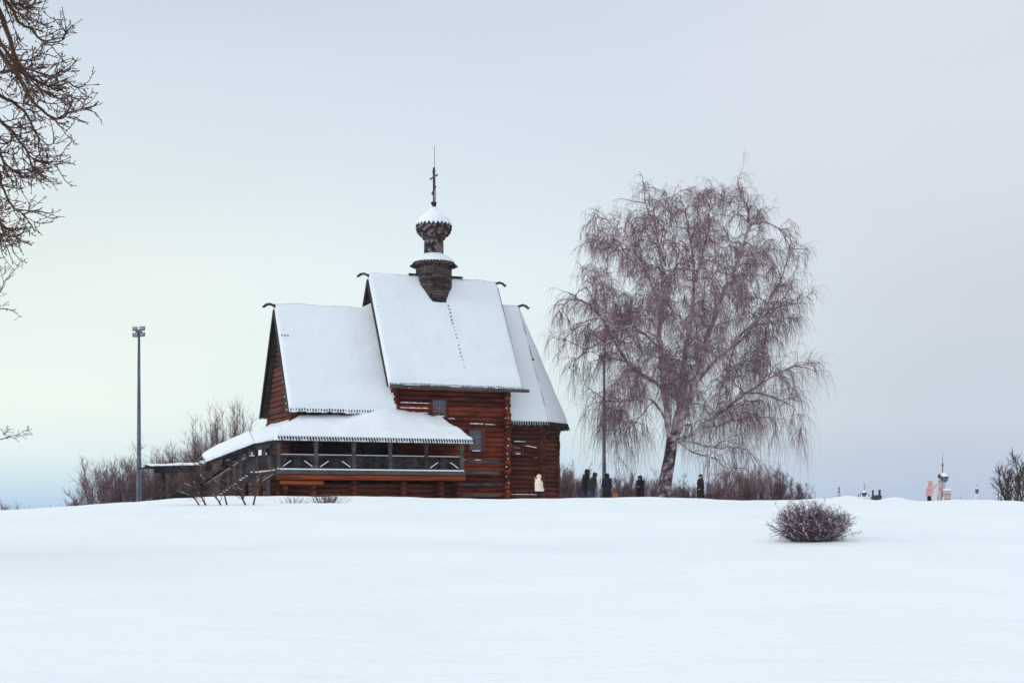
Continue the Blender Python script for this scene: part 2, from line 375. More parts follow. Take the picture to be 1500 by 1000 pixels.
# dotted lightning cable down the main south slope
def slope_main(s, f, up=.37): return P(s, -3.15+3.75*f, MRZ+(8.35-MRZ)*f+up)
mb = MB(); prev = None
for k in range(42):
    f = .27+k*.0175; p = slope_main(3.9+.004*k+.015*math.sin(k*.4), f)
    if k < 36 and k % 2: mb.box(p+Vector((0, 0, .02)), (.075, .075, .06))
    if prev: mb.tube(prev, p, .003, .003, 4)
    prev = p
mb.build('lightning_cable', M['grey'], church)
mb = MB()
for k in range(4): MB().box(slope_main(6.6+k*.19, .335, .38), (.05, .05, .10-.015*k)).build('protruding_plank_tip', M['grey'], church)

# ---- drum, neck, onion
DS, DT = 3.42, -3.15
def dc(z): return P(DS, DT, z)
mb = MB(); z = 12.6; k = 0; r8 = .88/math.cos(math.pi/8)
while z < 15.75:
    for i in range(8):
        a0 = math.pi/8+i*math.pi/4; a1 = a0+math.pi/4; zz = z+(.07 if i % 2 else 0)
        p = dc(zz)+Vector((math.cos(a0), math.sin(a0), 0))*r8; q = dc(zz)+Vector((math.cos(a1), math.sin(a1), 0))*r8
        d = (q-p).normalized()*.05; mb.tube(p-d, q+d, .085, .085, 8)
    z += .15
mb.lathe([(.82, 12.6), (.82, 15.8)], P(DS, DT, CZ*1.0)-Vector((0, 0, CZ)), 8, rot0=math.pi/8)
drum = mb.build('drum', M['shingle'], church, True)
def shingled(mb, prof, n, L, wf=1.0, th=.03):
    """overlapping pointed shingles laid on a surface of revolution (prof from bottom to top)"""
    for row, (r, z, dr, dz) in enumerate(prof):
        sl = Vector((dr, dz)).normalized()
        for i in range(n):
            a = (i+.5*(row % 2))*2*math.pi/n; ca_, sa_ = math.cos(a), math.sin(a)
            rad = Vector((ca_, sa_, 0)); tan = Vector((-sa_, ca_, 0))
            w = math.pi*r/n*wf*1.02; base = dc(z)+rad*r
            up = rad*sl.x+Vector((0, 0, sl.y)); out = (rad*sl.y-Vector((0, 0, sl.x)))*th
            mb.prism([base-tan*w*.1-up*L*.5+out, base+tan*w*.1-up*L*.5+out, base+tan*w+out, base+tan*w+up*L*.5, base-tan*w+up*L*.5, base-tan*w+out], -out*.7)
mb = MB()
mb.lathe([(1.28, 15.60), (1.30, 15.66), (.95, 15.95), (.55, 16.12), (.5, 16.0)], P(DS, DT, 0), 8, rot0=math.pi/8)
rows = [(1.30-.09*i, 15.62+.075*i, -.09, .07) for i in range(6)]
shingled(mb, rows, 40, .22)
for i in range(16):                                   # brackets under the skirt
    a = i*math.pi/8; mb.beam(dc(15.45)+Vector((math.cos(a), math.sin(a), 0))*.85, dc(15.6)+Vector((math.cos(a), math.sin(a), 0))*1.3, .08, .1)
sk = mb.build('skirt_roof', M['shingle'], church)
def zigcap(prof, n, amp, T, name, parent):           # snow lying on a surface of revolution, broken at the rim by shingle tips
    vs = []; fs = []; K = len(prof)
    for j, (r, z) in enumerate(prof):
        for i in range(n):
            a = i*2*math.pi/n; rr, zz = r, z
            if j <= 1:
                w = amp*(1 if (i % 2) else -.4)*random.uniform(.7, 1.2)
                r2, z2 = prof[j+1]; d = Vector((r2-r, z2-z)).normalized(); rr = r-d.x*w; zz = z-d.y*w
            t = 0 if j == 0 else T
            vs.append(dc(zz+t)+Vector((math.cos(a), math.sin(a), 0))*(rr*1.02+(.05 if j < K-1 else 0)))
    for j in range(K-1):
        for i in range(n): fs.append((j*n+i, j*n+(i+1) % n, (j+1)*n+(i+1) % n, (j+1)*n+i))
    fs.append(tuple(range((K-1)*n, K*n)))
    return MB().add(vs, fs).build(name, M['roofsnow'], parent)
zigcap([(1.12, 15.80), (1.08, 15.84), (.85, 16.0), (.6, 16.15), (.5, 16.22)], 80, .07, .10, 'skirt_snow', sk)
mb = MB(); mb.lathe([(.5, 16.0), (.5, 17.2)], P(DS, DT, 0), 24)
shingled(mb, [(.50, 16.12+.17*i, 0, 1) for i in range(6)], 13, .28, .86, .06)
mb.build('neck', M['domeshingle'], church)
mb = MB(); mb.lathe([(.52, 17.10), (.66, 17.14), (.68, 17.22), (.60, 17.27), (.5, 17.3)], P(DS, DT, 0), 28)
mb.build('collar', M['shingle'], church, True)
onion = [(.50, 17.24), (.66, 17.32), (.83, 17.46), (.93, 17.62), (.97, 17.80), (.965, 17.98), (.91, 18.16), (.79, 18.33), (.61, 18.49), (.41, 18.63), (.25, 18.76), (.15, 18.88), (.10, 19.0)]
mb = MB(); mb.lathe([(r*.97, z) for r, z in onion], P(DS, DT, 0), 32, r=0)
rows = []
for i in range(len(onion)*2-2):
    j = i/2; a = int(j); r0, z0 = onion[a]; r1, z1 = onion[a+1]; f = j-a
    rows.append((r0+(r1-r0)*f, z0+(z1-z0)*f, r1-r0, z1-z0))
shingled(mb, [r for r in rows if r[1] < 18.10], 20, .24, .86, .07)
on = mb.build('onion_dome', M['domeshingle'], church)
zigcap([(.965, 18.01), (.95, 18.06), (.89, 18.20), (.80, 18.33), (.68, 18.44), (.53, 18.56), (.38, 18.68), (.26, 18.79), (.19, 18.88), (.14, 18.98)], 52, .14, .03, 'dome_snow', on)
mb = MB()
mb.lathe([(.10, 18.9), (.13, 18.98), (.09, 19.05), (.10, 19.12), (.17, 19.2), (.17, 19.28), (.09, 19.33)], P(DS, DT, 0), 12)
mb.beam(dc(19.2), dc(21.3), .09, .09)
mb.beam(dc(20.75)+Vector((0, -.62, 0)), dc(20.75)+Vector((0, .62, 0)), .07, .08)
mb.beam(dc(21.08)+Vector((0, -.2, 0)), dc(21.08)+Vector((0, .2, 0)), .07, .08)
mb.beam(dc(20.0)+Vector((0, -.30, .16)), dc(20.0)+Vector((0, .32, -.18)), .07, .08)
mb.build('cross', M['grey'], church)
mb = MB(); mb.tube(dc(18.95)+Vector((.14, .05, 0)), dc(22.55)+Vector((.05, .05, 0)), .022, .012, 6)
mb.build('lightning_rod', M['grey'], church)

# ---- windows
def window(s, t, z0, z1, w, nx_, nz_, mat='glass', snowsill=True):
    mb = MB(); y = t
    for ss in (-w/2-.06, w/2+.06): mb.box(P(s+ss, y, (z0+z1)/2), (.12, .16, z1-z0+.24))
    for zz in (z0-.06, z1+.06): mb.box(P(s, y, zz), (w, .16, .12))
    fr = mb.build('window', M['logs2'], church)
    mb = MB(); mb.box(P(s, y-.04, (z0+z1)/2), (w-.01, .03, z1-z0-.01)); mb.build('pane', M[mat], fr)
    if nx_:
        mb = MB()
        for i in range(nx_+1): mb.box(P(s-w/2+w*i/nx_, y-.005, (z0+z1)/2), (.045, .045, z1-z0-.02))
        for i in range(nz_+1): mb.box(P(s, y-.003, z0+(z1-z0)*i/nz_), (w, .04, .045))
        mb.build('frame', M['frame'], fr)
    if snowsill:
        mb = MB(); mb.box(P(s, y+.09, z0-.01), (w*.6, .07, .05)); mb.build('sill_snow', M['roofsnow'], fr)
window(2.55, .16, 6.72, 7.62, .82, 2, 2)
window(4.72, .16, 4.85, 6.0, .78, 2, 3)
window(7.60, -.62, 4.75, 5.2, .48, 0, 0)
window(-1.25, -.28, 4.3, 5.35, .62, 0, 0, 'green', False)
window(-3.6, -.28, 4.0, 5.3, .8, 0, 0, 'dark', False)
mb = MB()                                           # lintel and snow of the little apse window
mb.box(P(7.66, -.5, 5.38), (.85, .22, .06)); mb.build('lintel', M['grey'], church)
def ledge(p0, p1, w, h):                               # a ragged strip of snow lying along a log
    p0 = Vector(p0); p1 = Vector(p1); n = max(2, int((p1-p0).length/.08)); vs = []; fs = []
    for i in range(n+1):
        c = p0.lerp(p1, i/n); hh = h*(.35+random.random()*.9)*(0.1 if i in (0, n) else 1)
        vs += [c+Vector((0, -w/2, 0)), c+Vector((0, -w/3, hh)), c+Vector((0, w/2, hh)), c+Vector((0, w/2, 0))]
    for i in range(n):
        a = i*4; fs += [(a+k, a+4+k, a+4+(k+1) % 4, a+(k+1) % 4) for k in range(4)]
    fs += [(0, 1, 2, 3), (n*4+3, n*4+2, n*4+1, n*4)]
    return MB().add(vs, fs).build('snow_ledge', M['roofsnow'], church)
ledge(P(7.3, -.48, 5.42), P(8.05, -.48, 5.42), .2, .07); ledge(P(8.05, -.56, 5.20), P(8.8, -.56, 5.08), .06, .05)
for s0, s1, z in ((.25, 2.0, 7.40), (.25, 1.9, 7.12), (.25, 1.9, 6.86), (3.05, 3.5, 6.60), (4.35, 5.2, 6.34), (5.3, 5.9, 6.32), (3.4, 4.1, 4.31), (4.6, 5.1, 4.31)):
    ledge(P(s0, .14, z), P(s1, .14, z), .07, .05)
ledge(P(7.0, -.59, 2.40), P(9.1, -.59, 2.40), .07, .04)
for i in range(13):
    z = 2.1+i*.45*random.uniform(.93, 1.03); c = MS+.02+random.uniform(-.22, .05)
    if z < 7.8: ledge(P(c-.05, .28, z), P(c+.05, .28, z), .06, .06)
mb = MB()                                           # grey boards fixed low on the main wall
for z, s0 in ((4.22, 3.2), (3.62, 3.2), (2.95, 3.2), (2.35, 2.6)): mb.box(P((s0+6.15)/2, .17, z), (6.15-s0, .06, .17))
mb.build('wall_board', M['grey'], church)
MB().prism([P(-5.72, -3.0, 12.0), P(-5.72, -.25, 6.75), P(-5.72, -1.55, 6.75)], Vector((.05, 0, 0))).build('gable_wedge', M['plank'], church)  # dark wedge panel set before the south part of the west gable logs
for z in (7.0, 7.35, 7.75, 8.6):                        # snow streaks on the dark gable wedge
    hw = 3.2*(TRZ-z)/(TRZ-6.85)
    MB().beam(P(-5.76, -3.15+hw-.2, z+.06), P(-5.76, -3.15+hw-1.0, z-.08), .05, .04).build('overhang_snow', M['roofsnow'], church)

# ---- gallery along the south side
GT, GZF = 2.2, 3.62
mb = MB(); mb.box(P((-7.1+3.2)/2, (GT-.4)/2, GZF-.09), (10.3, GT+.4, .14)); mb.box(P((-7.15+3.25)/2, GT+.03, GZF-.11), (10.45, .10, .20))
mb.box(P(-6.2, -3.2, GZF-.09), (1.75, 5.6, .14))
deck = mb.build('gallery_deck', M['grey'], church)
sm = MB(); sm.box(P((-7.1+3.2)/2, GT+.05, GZF+.035), (10.3, .14, .07))
sm.build('deck_snow', M['roofsnow'], deck)
mb = MB(); mb.tube(P(-7.1, GT-.1, 3.26), P(3.3, GT-.1, 3.26), .16, .155, 12); mb.tube(P(-6.9, GT-.16, 2.96), P(-4.6, GT-.16, 2.96), .12, .11, 10)
mb.build('deck_log', M['orange'], church, True)
mb = MB()
z = 1.75
while z < 3.0:
    mb.tube(P(-7.0+random.uniform(-.3, .3), 1.55, z), P(3.3+random.uniform(-.1, .2), 1.55, z), .14, .135, 10)
    for s in (-6.6, -5.1, -2.9, -.1, 2.0, 3.0): mb.tube(P(s, -.3, z+.13), P(s, GT-.15+random.uniform(-.1, .1), z+.13), .13, .13, 10)
    for s in (-6.9,): mb.tube(P(s, -5.9, z+.13), P(s, 1.8, z+.13), .13, .13, 10)
    z += .27
mb.build('log_footing', M['logs2'], church, True)
def railing(a, b, z, h=.74):                       # boarded rail between two posts
    mb = MB(); A, B = Vector(a), Vector(b)
    pa, pb = P(A.x, A.y, z), P(B.x, B.y, z)
    mb.beam(pa+Vector((0, 0, h)), pb+Vector((0, 0, h)), .12, .08)
    mb.beam(pa+Vector((0, 0, .08)), pb+Vector((0, 0, .08)), .08, .1)
    n = max(2, int((pb-pa).length/.17))
    for i in range(n):
        c = pa.lerp(pb, (i+.5)/n); mb.beam(c+Vector((0, .03, .05)), c+Vector((0, .03, h-.04)), .155, .03) if False else mb.box(c+Vector((0, .04, h/2+.02)), ((pb-pa).length/n*.94, .025, h-.08))
    m_ = pa.lerp(pb, .5)
    for q in (pa, pb): mb.beam(q+Vector((0, -.02, .12)), m_+Vector((0, -.02, h-.1)), .05, .07)
    r = mb.build('railing', M['plank'], church)
    sm = MB(); sm.beam(pa+Vector((0, 0, h+.055)), pb+Vector((0, 0, h+.055)), .10, .035)
    if random.random() < .55:
        for q, sgn in ((pa, 1), (pb, -1)): sm.beam(q.lerp(m_, .12)+Vector((0, -.07, .17)), q.lerp(m_, .6)+Vector((0, -.07, .47)), .03, .04)
    sm.build('rail_snow', M['roofsnow'], r)
ps = [-7.0, -5.02, -2.98, -.98, 1.05, 3.08]
for i, s in enumerate(ps):
    mb = MB(); zt, zb = 5.2, GZF-.02
    prof = [(.10, zb), (.10, zb+.8), (.075, zb+.95), (.12, zt-.25), (.10, zt)]
    mb.lathe([(r*1.25, z-CZ) for r, z in prof], (s, -GT, 0), 8, rot0=math.pi/8)
    mb.build('post', M['grey'], church)
for a, c in zip(ps, ps[1:]): railing((a+.1, GT), (c-.1, GT), GZF)
railing((3.08, GT-.1), (3.08, .2), GZF)
mb = MB(); mb.box(P(-2.0, GT, 5.18), (10.5, .14, .16))
mb.build('gallery_beam', M['grey'], church)
# gallery roof: south slope, hipped at the west, shorter on the right where it meets the main wall
ze, zt = 5.22, 6.55; e0, e1 = P(-7.2, GT+.35, ze), P(3.62, GT+.35, ze)
u0, u1 = P(-5.2, -.25, 6.35), P(2.55, .12, 6.50)
wl, wu = P(-7.2, -6.2, ze), P(-5.2, -5.9, 6.35)
mb = MB(); n = 80
for k in range(n):
    a, c = k/n, (k+.94)/n; mb.prism([e0.lerp(e1, a), e0.lerp(e1, c), u0.lerp(u1, c), u0.lerp(u1, a)], Vector((0, 0, -.06)))
for k in range(50):
    a, c = k/50, (k+.94)/50; mb.prism([wl.lerp(e0, a), wl.lerp(e0, c), wu.lerp(u0, c), wu.lerp(u0, a)], Vector((0, 0, -.06)))
er = P(3.62, .12, ze+.1)
mb.prism([e1, er, u1], Vector((0, 0, -.05)))
teeth(mb, e0+Vector((0, -.14, .12)), e1+Vector((0, -.14, .12)), Vector((0.15, -.40, -.75)), .15, .24, .05)
teeth(mb, wl-Vector((0, 0, .04)), e0-Vector((0, 0, .04)), Vector((-.8, 0, -.6)), .13, .2)
gr = mb.build('gallery_roof', M['plank'], church)
sm = MB()
up = Vector((0, 0, .02))
def gd(p):                                             # deeper where it has slid against the walls
    s_ = p.x; t_ = -p.y; a = max(0, 1-abs(s_+.9)/2.3); b_ = max(0, 1-abs(s_-.6)/2.2)
    return .42*(a*a*(3-2*a))*max(0, 1-abs(t_-.2)/1.5)+.16*(b_*b_*(3-2*b_))*max(0, 1-abs(t_-.2)/1.2)
o_ = Vector((0, -.20, -.12))
snow_patch(sm, e0+o_+Vector((-.08, 0, 0)), e1+o_, u1+up, u0+up, 120, 24, .25, (.25, .0, 0, .0), drip=.04, nz=.09, extra=gd)
snow_patch(sm, wl+Vector((-.08, 0, 0)), e0+o_+Vector((-.08, 0, 0)), u0+up, wu+up, 40, 14, .25, (.25, 0, 0, .3), drip=.04, nz=.09)
snow_patch(sm, e1+o_, er+up, u1+up, u1+up, 14, 14, .25, (.25, 0, 0, 0), nz=.08)
sm.build('roof_snow', M['roofsnow'], gr, True)
# bracket end under the west eave
mb = MB(); mb.prism([P(-2.9, .02, 6.85), P(-2.35, .02, 6.85), P(-2.5, .02, 6.68), P(-2.62, .02, 6.58), P(-2.75, .02, 6.68)], Vector((0, .5, 0)))
mb.build('bracket', M['logs2'], church)

# ---- upper landing and covered stair
GT2 = 2.05
land = [(-7.1, 3.6), (-8.3, 3.5), (-10.35, 2.0)]
mb = MB()
mb.box(P(-7.7, 1.2, 3.46), (1.25, 1.9, .14))
ns = 9
for i in range(ns):
    f = (i+.5)/ns; mb.box(P(-8.3-2.05*f, 1.2, 3.42-1.45*f), (.30, 1.7, .07))
for t in (GT2, .3): mb.beam(P(-8.25, t, 3.32), P(-10.5, t, 1.75), .08, .34)
st = mb.build('stair', M['grey'], church)
sm = MB()
for i in range(14):
    f = (i+.5)/14
    if random.random() < .85: MB().box(P(-8.3-2.0*f, GT2+.06, 3.53-1.42*f+.0), (.13, .08, random.uniform(.03, .06))).build('stair_snow', M['roofsnow'], st)
for i in range(11): sm.box(P(-7.15-.1*i, GT2+.06, 3.60-.012*i), (.12, .1, random.uniform(.04, .09)))
sm.build('landing_snow', M['roofsnow'], st)
for t in (GT2, .3):
    mb = MB(); top = [(-7.05, 4.40), (-8.6, 4.22), (-10.75, 2.78)]; botm = [(-7.05, 3.66), (-8.2, 3.5), (-10.3, 2.02)]
    for (s0, z0), (s1, z1) in zip(top, top[1:]): mb.beam(P(s0, t, z0), P(s1, t, z1), .11, .09)
    def zi(pts, s):
        for (a, za), (c, zc_) in zip(pts, pts[1:]):
            if c <= s <= a: return za+(zc_-za)*(s-a)/(c-a)
        return pts[-1][1]
    s = -7.1
    while s > -10.65:
        a = zi(top, s)-.04; c = max(1.8, zi(botm, s)); 
        if a-c > .05: mb.box(P(s, t-.03, (a+c)/2), (.155, .03, a-c))
        s -= .165
    r = mb.build('stair_railing', M['grey'], church)
    if t > 1:
        sm = MB(); sm.beam(P(-8.7, t, 4.22), P(-10.7, t, 2.86), .08, .03); sm.build('rail_snow', M['roofsnow'], r)
# stair roof
rz = [(-6.7, 5.22), (-8.3, 4.92), (-10.75, 3.95)]
mb = MB(); sm = MB()
for (s0, z0), (s1, z1) in zip(rz, rz[1:]):
    for sg in (1, -1):
        t_e = 1.17+sg*1.2; A, B, C, D = P(s1, t_e, z1), P(s0, t_e, z0), P(s0, 1.17, z0+.56), P(s1, 1.17, z1+(.5 if s1 > -10 else .34))
        n = int((s0-s1)/.17)
        for k in range(n):
            a, c = k/n, (k+.94)/n; mb.prism([A.lerp(B, a), A.lerp(B, c), D.lerp(C, c), D.lerp(C, a)], Vector((0, 0, -.06)))
        mb.beam(P(s1, 1.17+sg*1.17, z1-.07), P(s0, 1.17+sg*1.17, z0-.07), .07, .16)
        if sg < 0: A, B, C, D = B, A, D, C
        lf = .5 if s1 < -10 else 0
        snow_patch(sm, A, B, C, D, 24, 14, .17, (.30, 0 if sg > 0 else lf, 0, lf if sg > 0 else 0), drip=.05, nz=.1)
sr = mb.build('stair_roof', M['plank'], church); sm.build('roof_snow', M['roofsnow'], sr, True)
# posts, boarding with openings between roof and railing
for t in (GT2, .3):
    for s in (-7.35, -7.72, -8.22, -8.5, -8.98, -9.42):
        zt_ = 5.12-.22*(-7-s) if s > -8.3 else 4.86-.396*(-8.3-s)
        zb_ = 4.35 if s > -8.6 else 4.22-.67*(-8.6-s)
        mb = MB(); mb.box(P(s, t, (zt_+zb_)/2), (.17, .12, zt_-zb_)); mb.build('post', M['grey'], church)
    mb = MB()
    mb.beam(P(-7.0, t+.01, 4.98), P(-8.3, t+.01, 4.72), .05, .34); mb.beam(P(-8.3, t+.01, 4.70), P(-9.5, t+.01, 4.22), .05, .28)
    mb.beam(P(-8.6, t+.01, 4.28), P(-9.55, t+.01, 3.80), .05, .22)
    mb.build('valance_board', M['grey'], church)
for s in (-8.25, -7.5):
    for t in (GT2-.05, .35): MB().tube(P(s, t, 1.7), P(s, t, 3.4), .11, .11, 8).build('landing_support', M['grey'], church)
# lower porch over the foot of the stair
mb = MB(); sm = MB(); s0, s1 = -13.45, -10.55
for sg in (1, -1):
    te = 1.17+sg*1.25; A, B, C, D = P(s0, te, 3.70), P(s1, te, 3.80), P(s1+.1, 1.17, 3.93), P(s0-.1, 1.17, 3.83)
    for k in range(18):
        a, c = k/18, (k+.94)/18; mb.prism([A.lerp(B, a), A.lerp(B, c), D.lerp(C, c), D.lerp(C, a)], Vector((0, 0, -.06)))
    mb.beam(P(s0+.5, te-.1*sg, 3.55), P(s1, te-.1*sg, 3.62), .12, .26); mb.beam(P(s0-.3, te-.1*sg, 3.66), P(s1, te-.1*sg, 3.75), .10, .08)
    if sg < 0: A, B, C, D = B, A, D, C
    snow_patch(sm, A.lerp(D, .1), B.lerp(C, .1), C, D, 60, 12, .035, (.2, .3 if sg > 0 else .5, 0, .5 if sg > 0 else .3), drip=.12, nz=.5)
mb.tube(P(s1-.5, GT-.1, 3.74), P(s1+.12, GT-.1, 3.74), .19, .19, 12); mb.tube(P(s0+.5, 1.17, 3.66), P(s1+.1, 1.17, 3.74), .13, .13, 10)
lp = mb.build('porch_roof', M['plank'], church)
snow_patch(sm, P(s1-.4, GT+.1, 3.86), P(s1+.1, GT+.1, 3.86), P(s1+.1, GT-.3, 3.90), P(s1-.5, GT-.3, 3.9), 10, 6, .16, (.15, .15, .1, .2))
sm.build('roof_snow', M['roofsnow'], lp, True)
for s, t in ((-12.55, 2.1), (-12.55, .25), (-11.1, 2.1), (-11.1, .25)):
    mb = MB(); mb.lathe([(.13, -.3), (.13, .9), (.10, 1.05), (.14, 1.25), (.12, 1.6), (.12, 1.82)], (s, -t, 0), 8)
    mb.build('post', M['grey'], church)
mb = MB(); mb.box(P(-11.8, .25, 2.25), (1.4, .05, .5)); mb.build('porch_rail', M['grey'], church)

# ------------------------------------------------------------------ growing things
rg = np.random.default_rng(11)
def unit(a): return a/np.maximum(np.linalg.norm(a, axis=-1, keepdims=True), 1e-9)
def grow(S, D, L, K, wig, pull, rng=rg):
    Ps = [S]; D = unit(D)
    for k in range(K):
        D = unit(D+wig*rng.normal(size=D.shape)+np.asarray(pull)*(1 if np.ndim(pull) < 2 else 1)); Ps.append(Ps[-1]+D*(L/K)[:, None])
    return np.stack(Ps, 1)
def spawn(Pl, n, t0, t1, amin, amax, rng=rg):
    Nn, K, _ = Pl.shape; idx = np.repeat(np.arange(Nn), n); t = rng.uniform(t0, t1, len(idx))*(K-1)
    i = np.minimum(t.astype(int), K-2); f = (t-i)[:, None]
    S = Pl[idx, i]*(1-f)+Pl[idx, i+1]*f; T = unit(Pl[idx, i+1]-Pl[idx, i])
    Rv = rng.normal(size=T.shape); Pp = unit(Rv-T*(Rv*T).sum(-1, keepdims=True)); a = rng.uniform(amin, amax, len(idx))[:, None]
    return S, T*np.cos(a)+Pp*np.sin(a), idx, t/(K-1)
def taper(r0, K, r1f=.25): return np.asarray(r0)[:, None]*np.linspace(1, r1f, K+1)[None, :]
class TB:
    """collects many tapering tubes into one mesh"""
    def __init__(s): s.V = []; s.F = []; s.R = []; s.n = 0
    def add(s, Pl, Rad, m=3, rng=rg):
        Nn, K, _ = Pl.shape
        T = np.empty_like(Pl); T[:, 1:-1] = Pl[:, 2:]-Pl[:, :-2]; T[:, 0] = Pl[:, 1]-Pl[:, 0]; T[:, -1] = Pl[:, -1]-Pl[:, -2]; T = unit(T)
        ref = np.zeros_like(T[:, 0]); ref[:, 0] = 1; ref[np.abs(T[:, 0, 0]) > .8] = (0, 1, 0)
        A = unit(np.cross(T, ref[:, None, :])); B = np.cross(T, A); ph = np.arange(m)*2*math.pi/m
        V = Pl[:, :, None, :]+Rad[:, :, None, None]*(A[:, :, None, :]*np.cos(ph)[None, None, :, None]+B[:, :, None, :]*np.sin(ph)[None, None, :, None])
        base = s.n+(np.arange(Nn)[:, None, None]*K+np.arange(K-1)[None, :, None])*m; j = np.arange(m)[None, None, :]; j2 = (j+1) % m
        Fc = np.stack([base+j, base+j2, base+m+j2, base+m+j], -1)
        s.V.append(V.reshape(-1, 3)); s.F.append(Fc.reshape(-1, 4)); s.R.append(np.repeat(rng.random(Nn), (K-1)*m)); s.n += Nn*K*m
    def build(s, name, mat, parent=None, origin=(0, 0, 0)):
        V = np.concatenate(s.V)-np.asarray(origin, float)
        return link(name, raw_mesh(name, V, np.concatenate(s.F), np.concatenate(s.R), True), mat, parent)
def spline(pts, K):
    pts = np.array(pts, float); n = len(pts); out = []
    for k in range(K+1):
        t = k/K*(n-1); i = min(int(t), n-2); f = t-i
        p0, p1, p2, p3 = pts[max(i-1, 0)], pts[i], pts[i+1], pts[min(i+2, n-1)]
        out.append(.5*((2*p1)+(-p0+p2)*f+(2*p0-5*p1+4*p2-p3)*f*f+(-p0+3*p1-3*p2+p3)*f**3))
    return np.array(out)

# ---- the big weeping birch
BY = 85.0; rb_ = np.random.default_rng(5)
def bp(x, y, dy=0): v = at(800+x/2, 240+y/2, BY); return (v.x, v.y+dy, v.z)
bx, by = bp(345, 972)[0], BY; bz = gz(bx, by)
birch = empty('weeping_birch', (bx, by, bz), 0, 'huge bare weeping birch with leaning pale trunk and hanging frosted twigs', 'tree')
W_ = TB(); K = 22
trunk = spline([(bx-.12, by, bz-.3), bp(343, 980), bp(352, 915), bp(362, 860), bp(368, 815), bp(373, 780)], K)
W_.add(trunk[None], np.interp(np.linspace(0, 1, K+1), [0, .12, .6, 1], [.52, .43, .36, .33])[None], 14)
WT = W_; W_ = TB()
limbs = [
 ([(366, 815), (352, 720), (342, 600), (330, 500), (345, 400), (350, 300), (338, 200), (325, 90)], .22, [0, -.3, -.6, -1, -1, -.6, -.2, 0]),
 ([(373, 800), (398, 690), (410, 600), (430, 480), (440, 350), (430, 230), (405, 110)], .24, [0, .2, .5, .8, 1, 1, .8]),
 ([(378, 800), (430, 650), (470, 500), (505, 410), (560, 300), (590, 190), (560, 80)], .22, [0, -.4, -.9, -1.2, -1.4, -1.2, -1]),
 ([(380, 812), (440, 780), (500, 725), (560, 675), (640, 625), (700, 600), (765, 598)], .13, [0, -.6, -1, -1.4, -1.6, -1.5, -1.2]),
 ([(432, 650), (520, 560), (600, 500), (670, 400), (715, 320), (735, 240)], .12, [0, .6, 1.2, 1.4, 1.4, 1]),
 ([(398, 700), (330, 640), (255, 585), (205, 500), (150, 415), (85, 385), (40, 430)], .14, [0, .5, 1, 1.4, 1.2, .8, .4]),
 ([(358, 770), (310, 700), (230, 705), (170, 715), (110, 735)], .09, [0, -.8, -1.4, -1.8, -2]),
 ([(385, 815), (470, 830), (560, 832), (600, 880)], .06, [0, -.8, -1.6, -2]),
 ([(385, 815), (450, 855), (510, 870), (560, 905)], .06, [0, -1, -1.8, -2.4]),
 ([(338, 470), (290, 370), (225, 285), (160, 235), (110, 270)], .10, [-1, -1.8, -2.4, -2.8, -3]),
 ([(480, 470), (530, 350), (580, 230), (600, 140), (570, 75)], .10, [-1, 0, .8, 1.4, 1.6]),
 ([(348, 300), (320, 200), (300, 120), (290, 55)], .07, [-.6, -.2, .6, 1]),
 ([(440, 350), (480, 220), (500, 130), (510, 60)], .09, [1, 1.6, 2, 2.2]),
 ([(334, 560), (260, 490), (180, 460), (100, 480), (35, 540)], .09, [-.8, -1.4, -2, -2.2, -2]),
 ([(520, 560), (600, 470), (690, 420), (745, 430)], .08, [.6, -.2, -1, -1.4]),
 ([(560, 675), (640, 690), (700, 730), (730, 790)], .07, [-1.4, -2, -2.4, -2.4]),
 ([(590, 190), (640, 180), (700, 200), (745, 260)], .07, [-1.2, -.4, .4, 1]),
 ([(225, 285), (190, 210), (150, 170), (120, 180)], .06, [-2.4, -2, -1.6, -1.4]),
 ([(205, 500), (150, 520), (90, 560), (50, 600)], .06, [1.4, 2, 2.2, 2]),
 ([(310, 700), (260, 760), (230, 800), (200, 850)], .05, [-.8, -1.6, -2, -2.4]),
 ([(440, 780), (520, 760), (620, 740), (690, 760)], .07, [-.6, .6, 1.6, 2.2]),
]
Ls = []
for pts, r0, dy in limbs:
    l = spline([bp(x, y, d) for (x, y), d in zip(pts, dy)], K)
    l += np.cumsum(rb_.normal(size=l.shape)*.035, 0); Ls.append(l)
    W_.add(l[None], taper([r0], K, .16), 8)
Lm = np.stack(Ls)
# boughs that fill the crown's volume: each target joins the nearest wood below it
nodes = Lm[:, 3:].reshape(-1, 3); nr_ = np.concatenate([taper([l[1]], K, .16)[0, 3:] for l in limbs])
cc_ = np.array(bp(405, 400)); ax = np.array([6.6, 5.2, 6.7]); tg = []
while len(tg) < 170:
    p = rb_.uniform(-1, 1, 3); q = np.linalg.norm(p)
    if q > 1 or q < .42 or p[2] < -.80: continue
    if rb_.random() > q*q: continue
    if math.hypot(p[0], p[1]) < .45 and p[2] < .35 and rb_.random() < .7: continue
    if p[2] > .55: p[0] *= 1.12
    w_ = cc_+p*ax
    if all(np.linalg.norm(w_-o) > .95 for o in tg): tg.append(w_)
for k in range(34):                                 # low boughs that carry the long curtains
    tg.append(np.array([bx+rb_.uniform(-5.4, 6.9)+.6, by+rb_.uniform(-4.5, 4.5), bz+rb_.uniform(4.6, 8.2)]))
tg.sort(key=lambda p: np.linalg.norm(p-np.array(bp(373, 780)))); B_ = []; BR = []
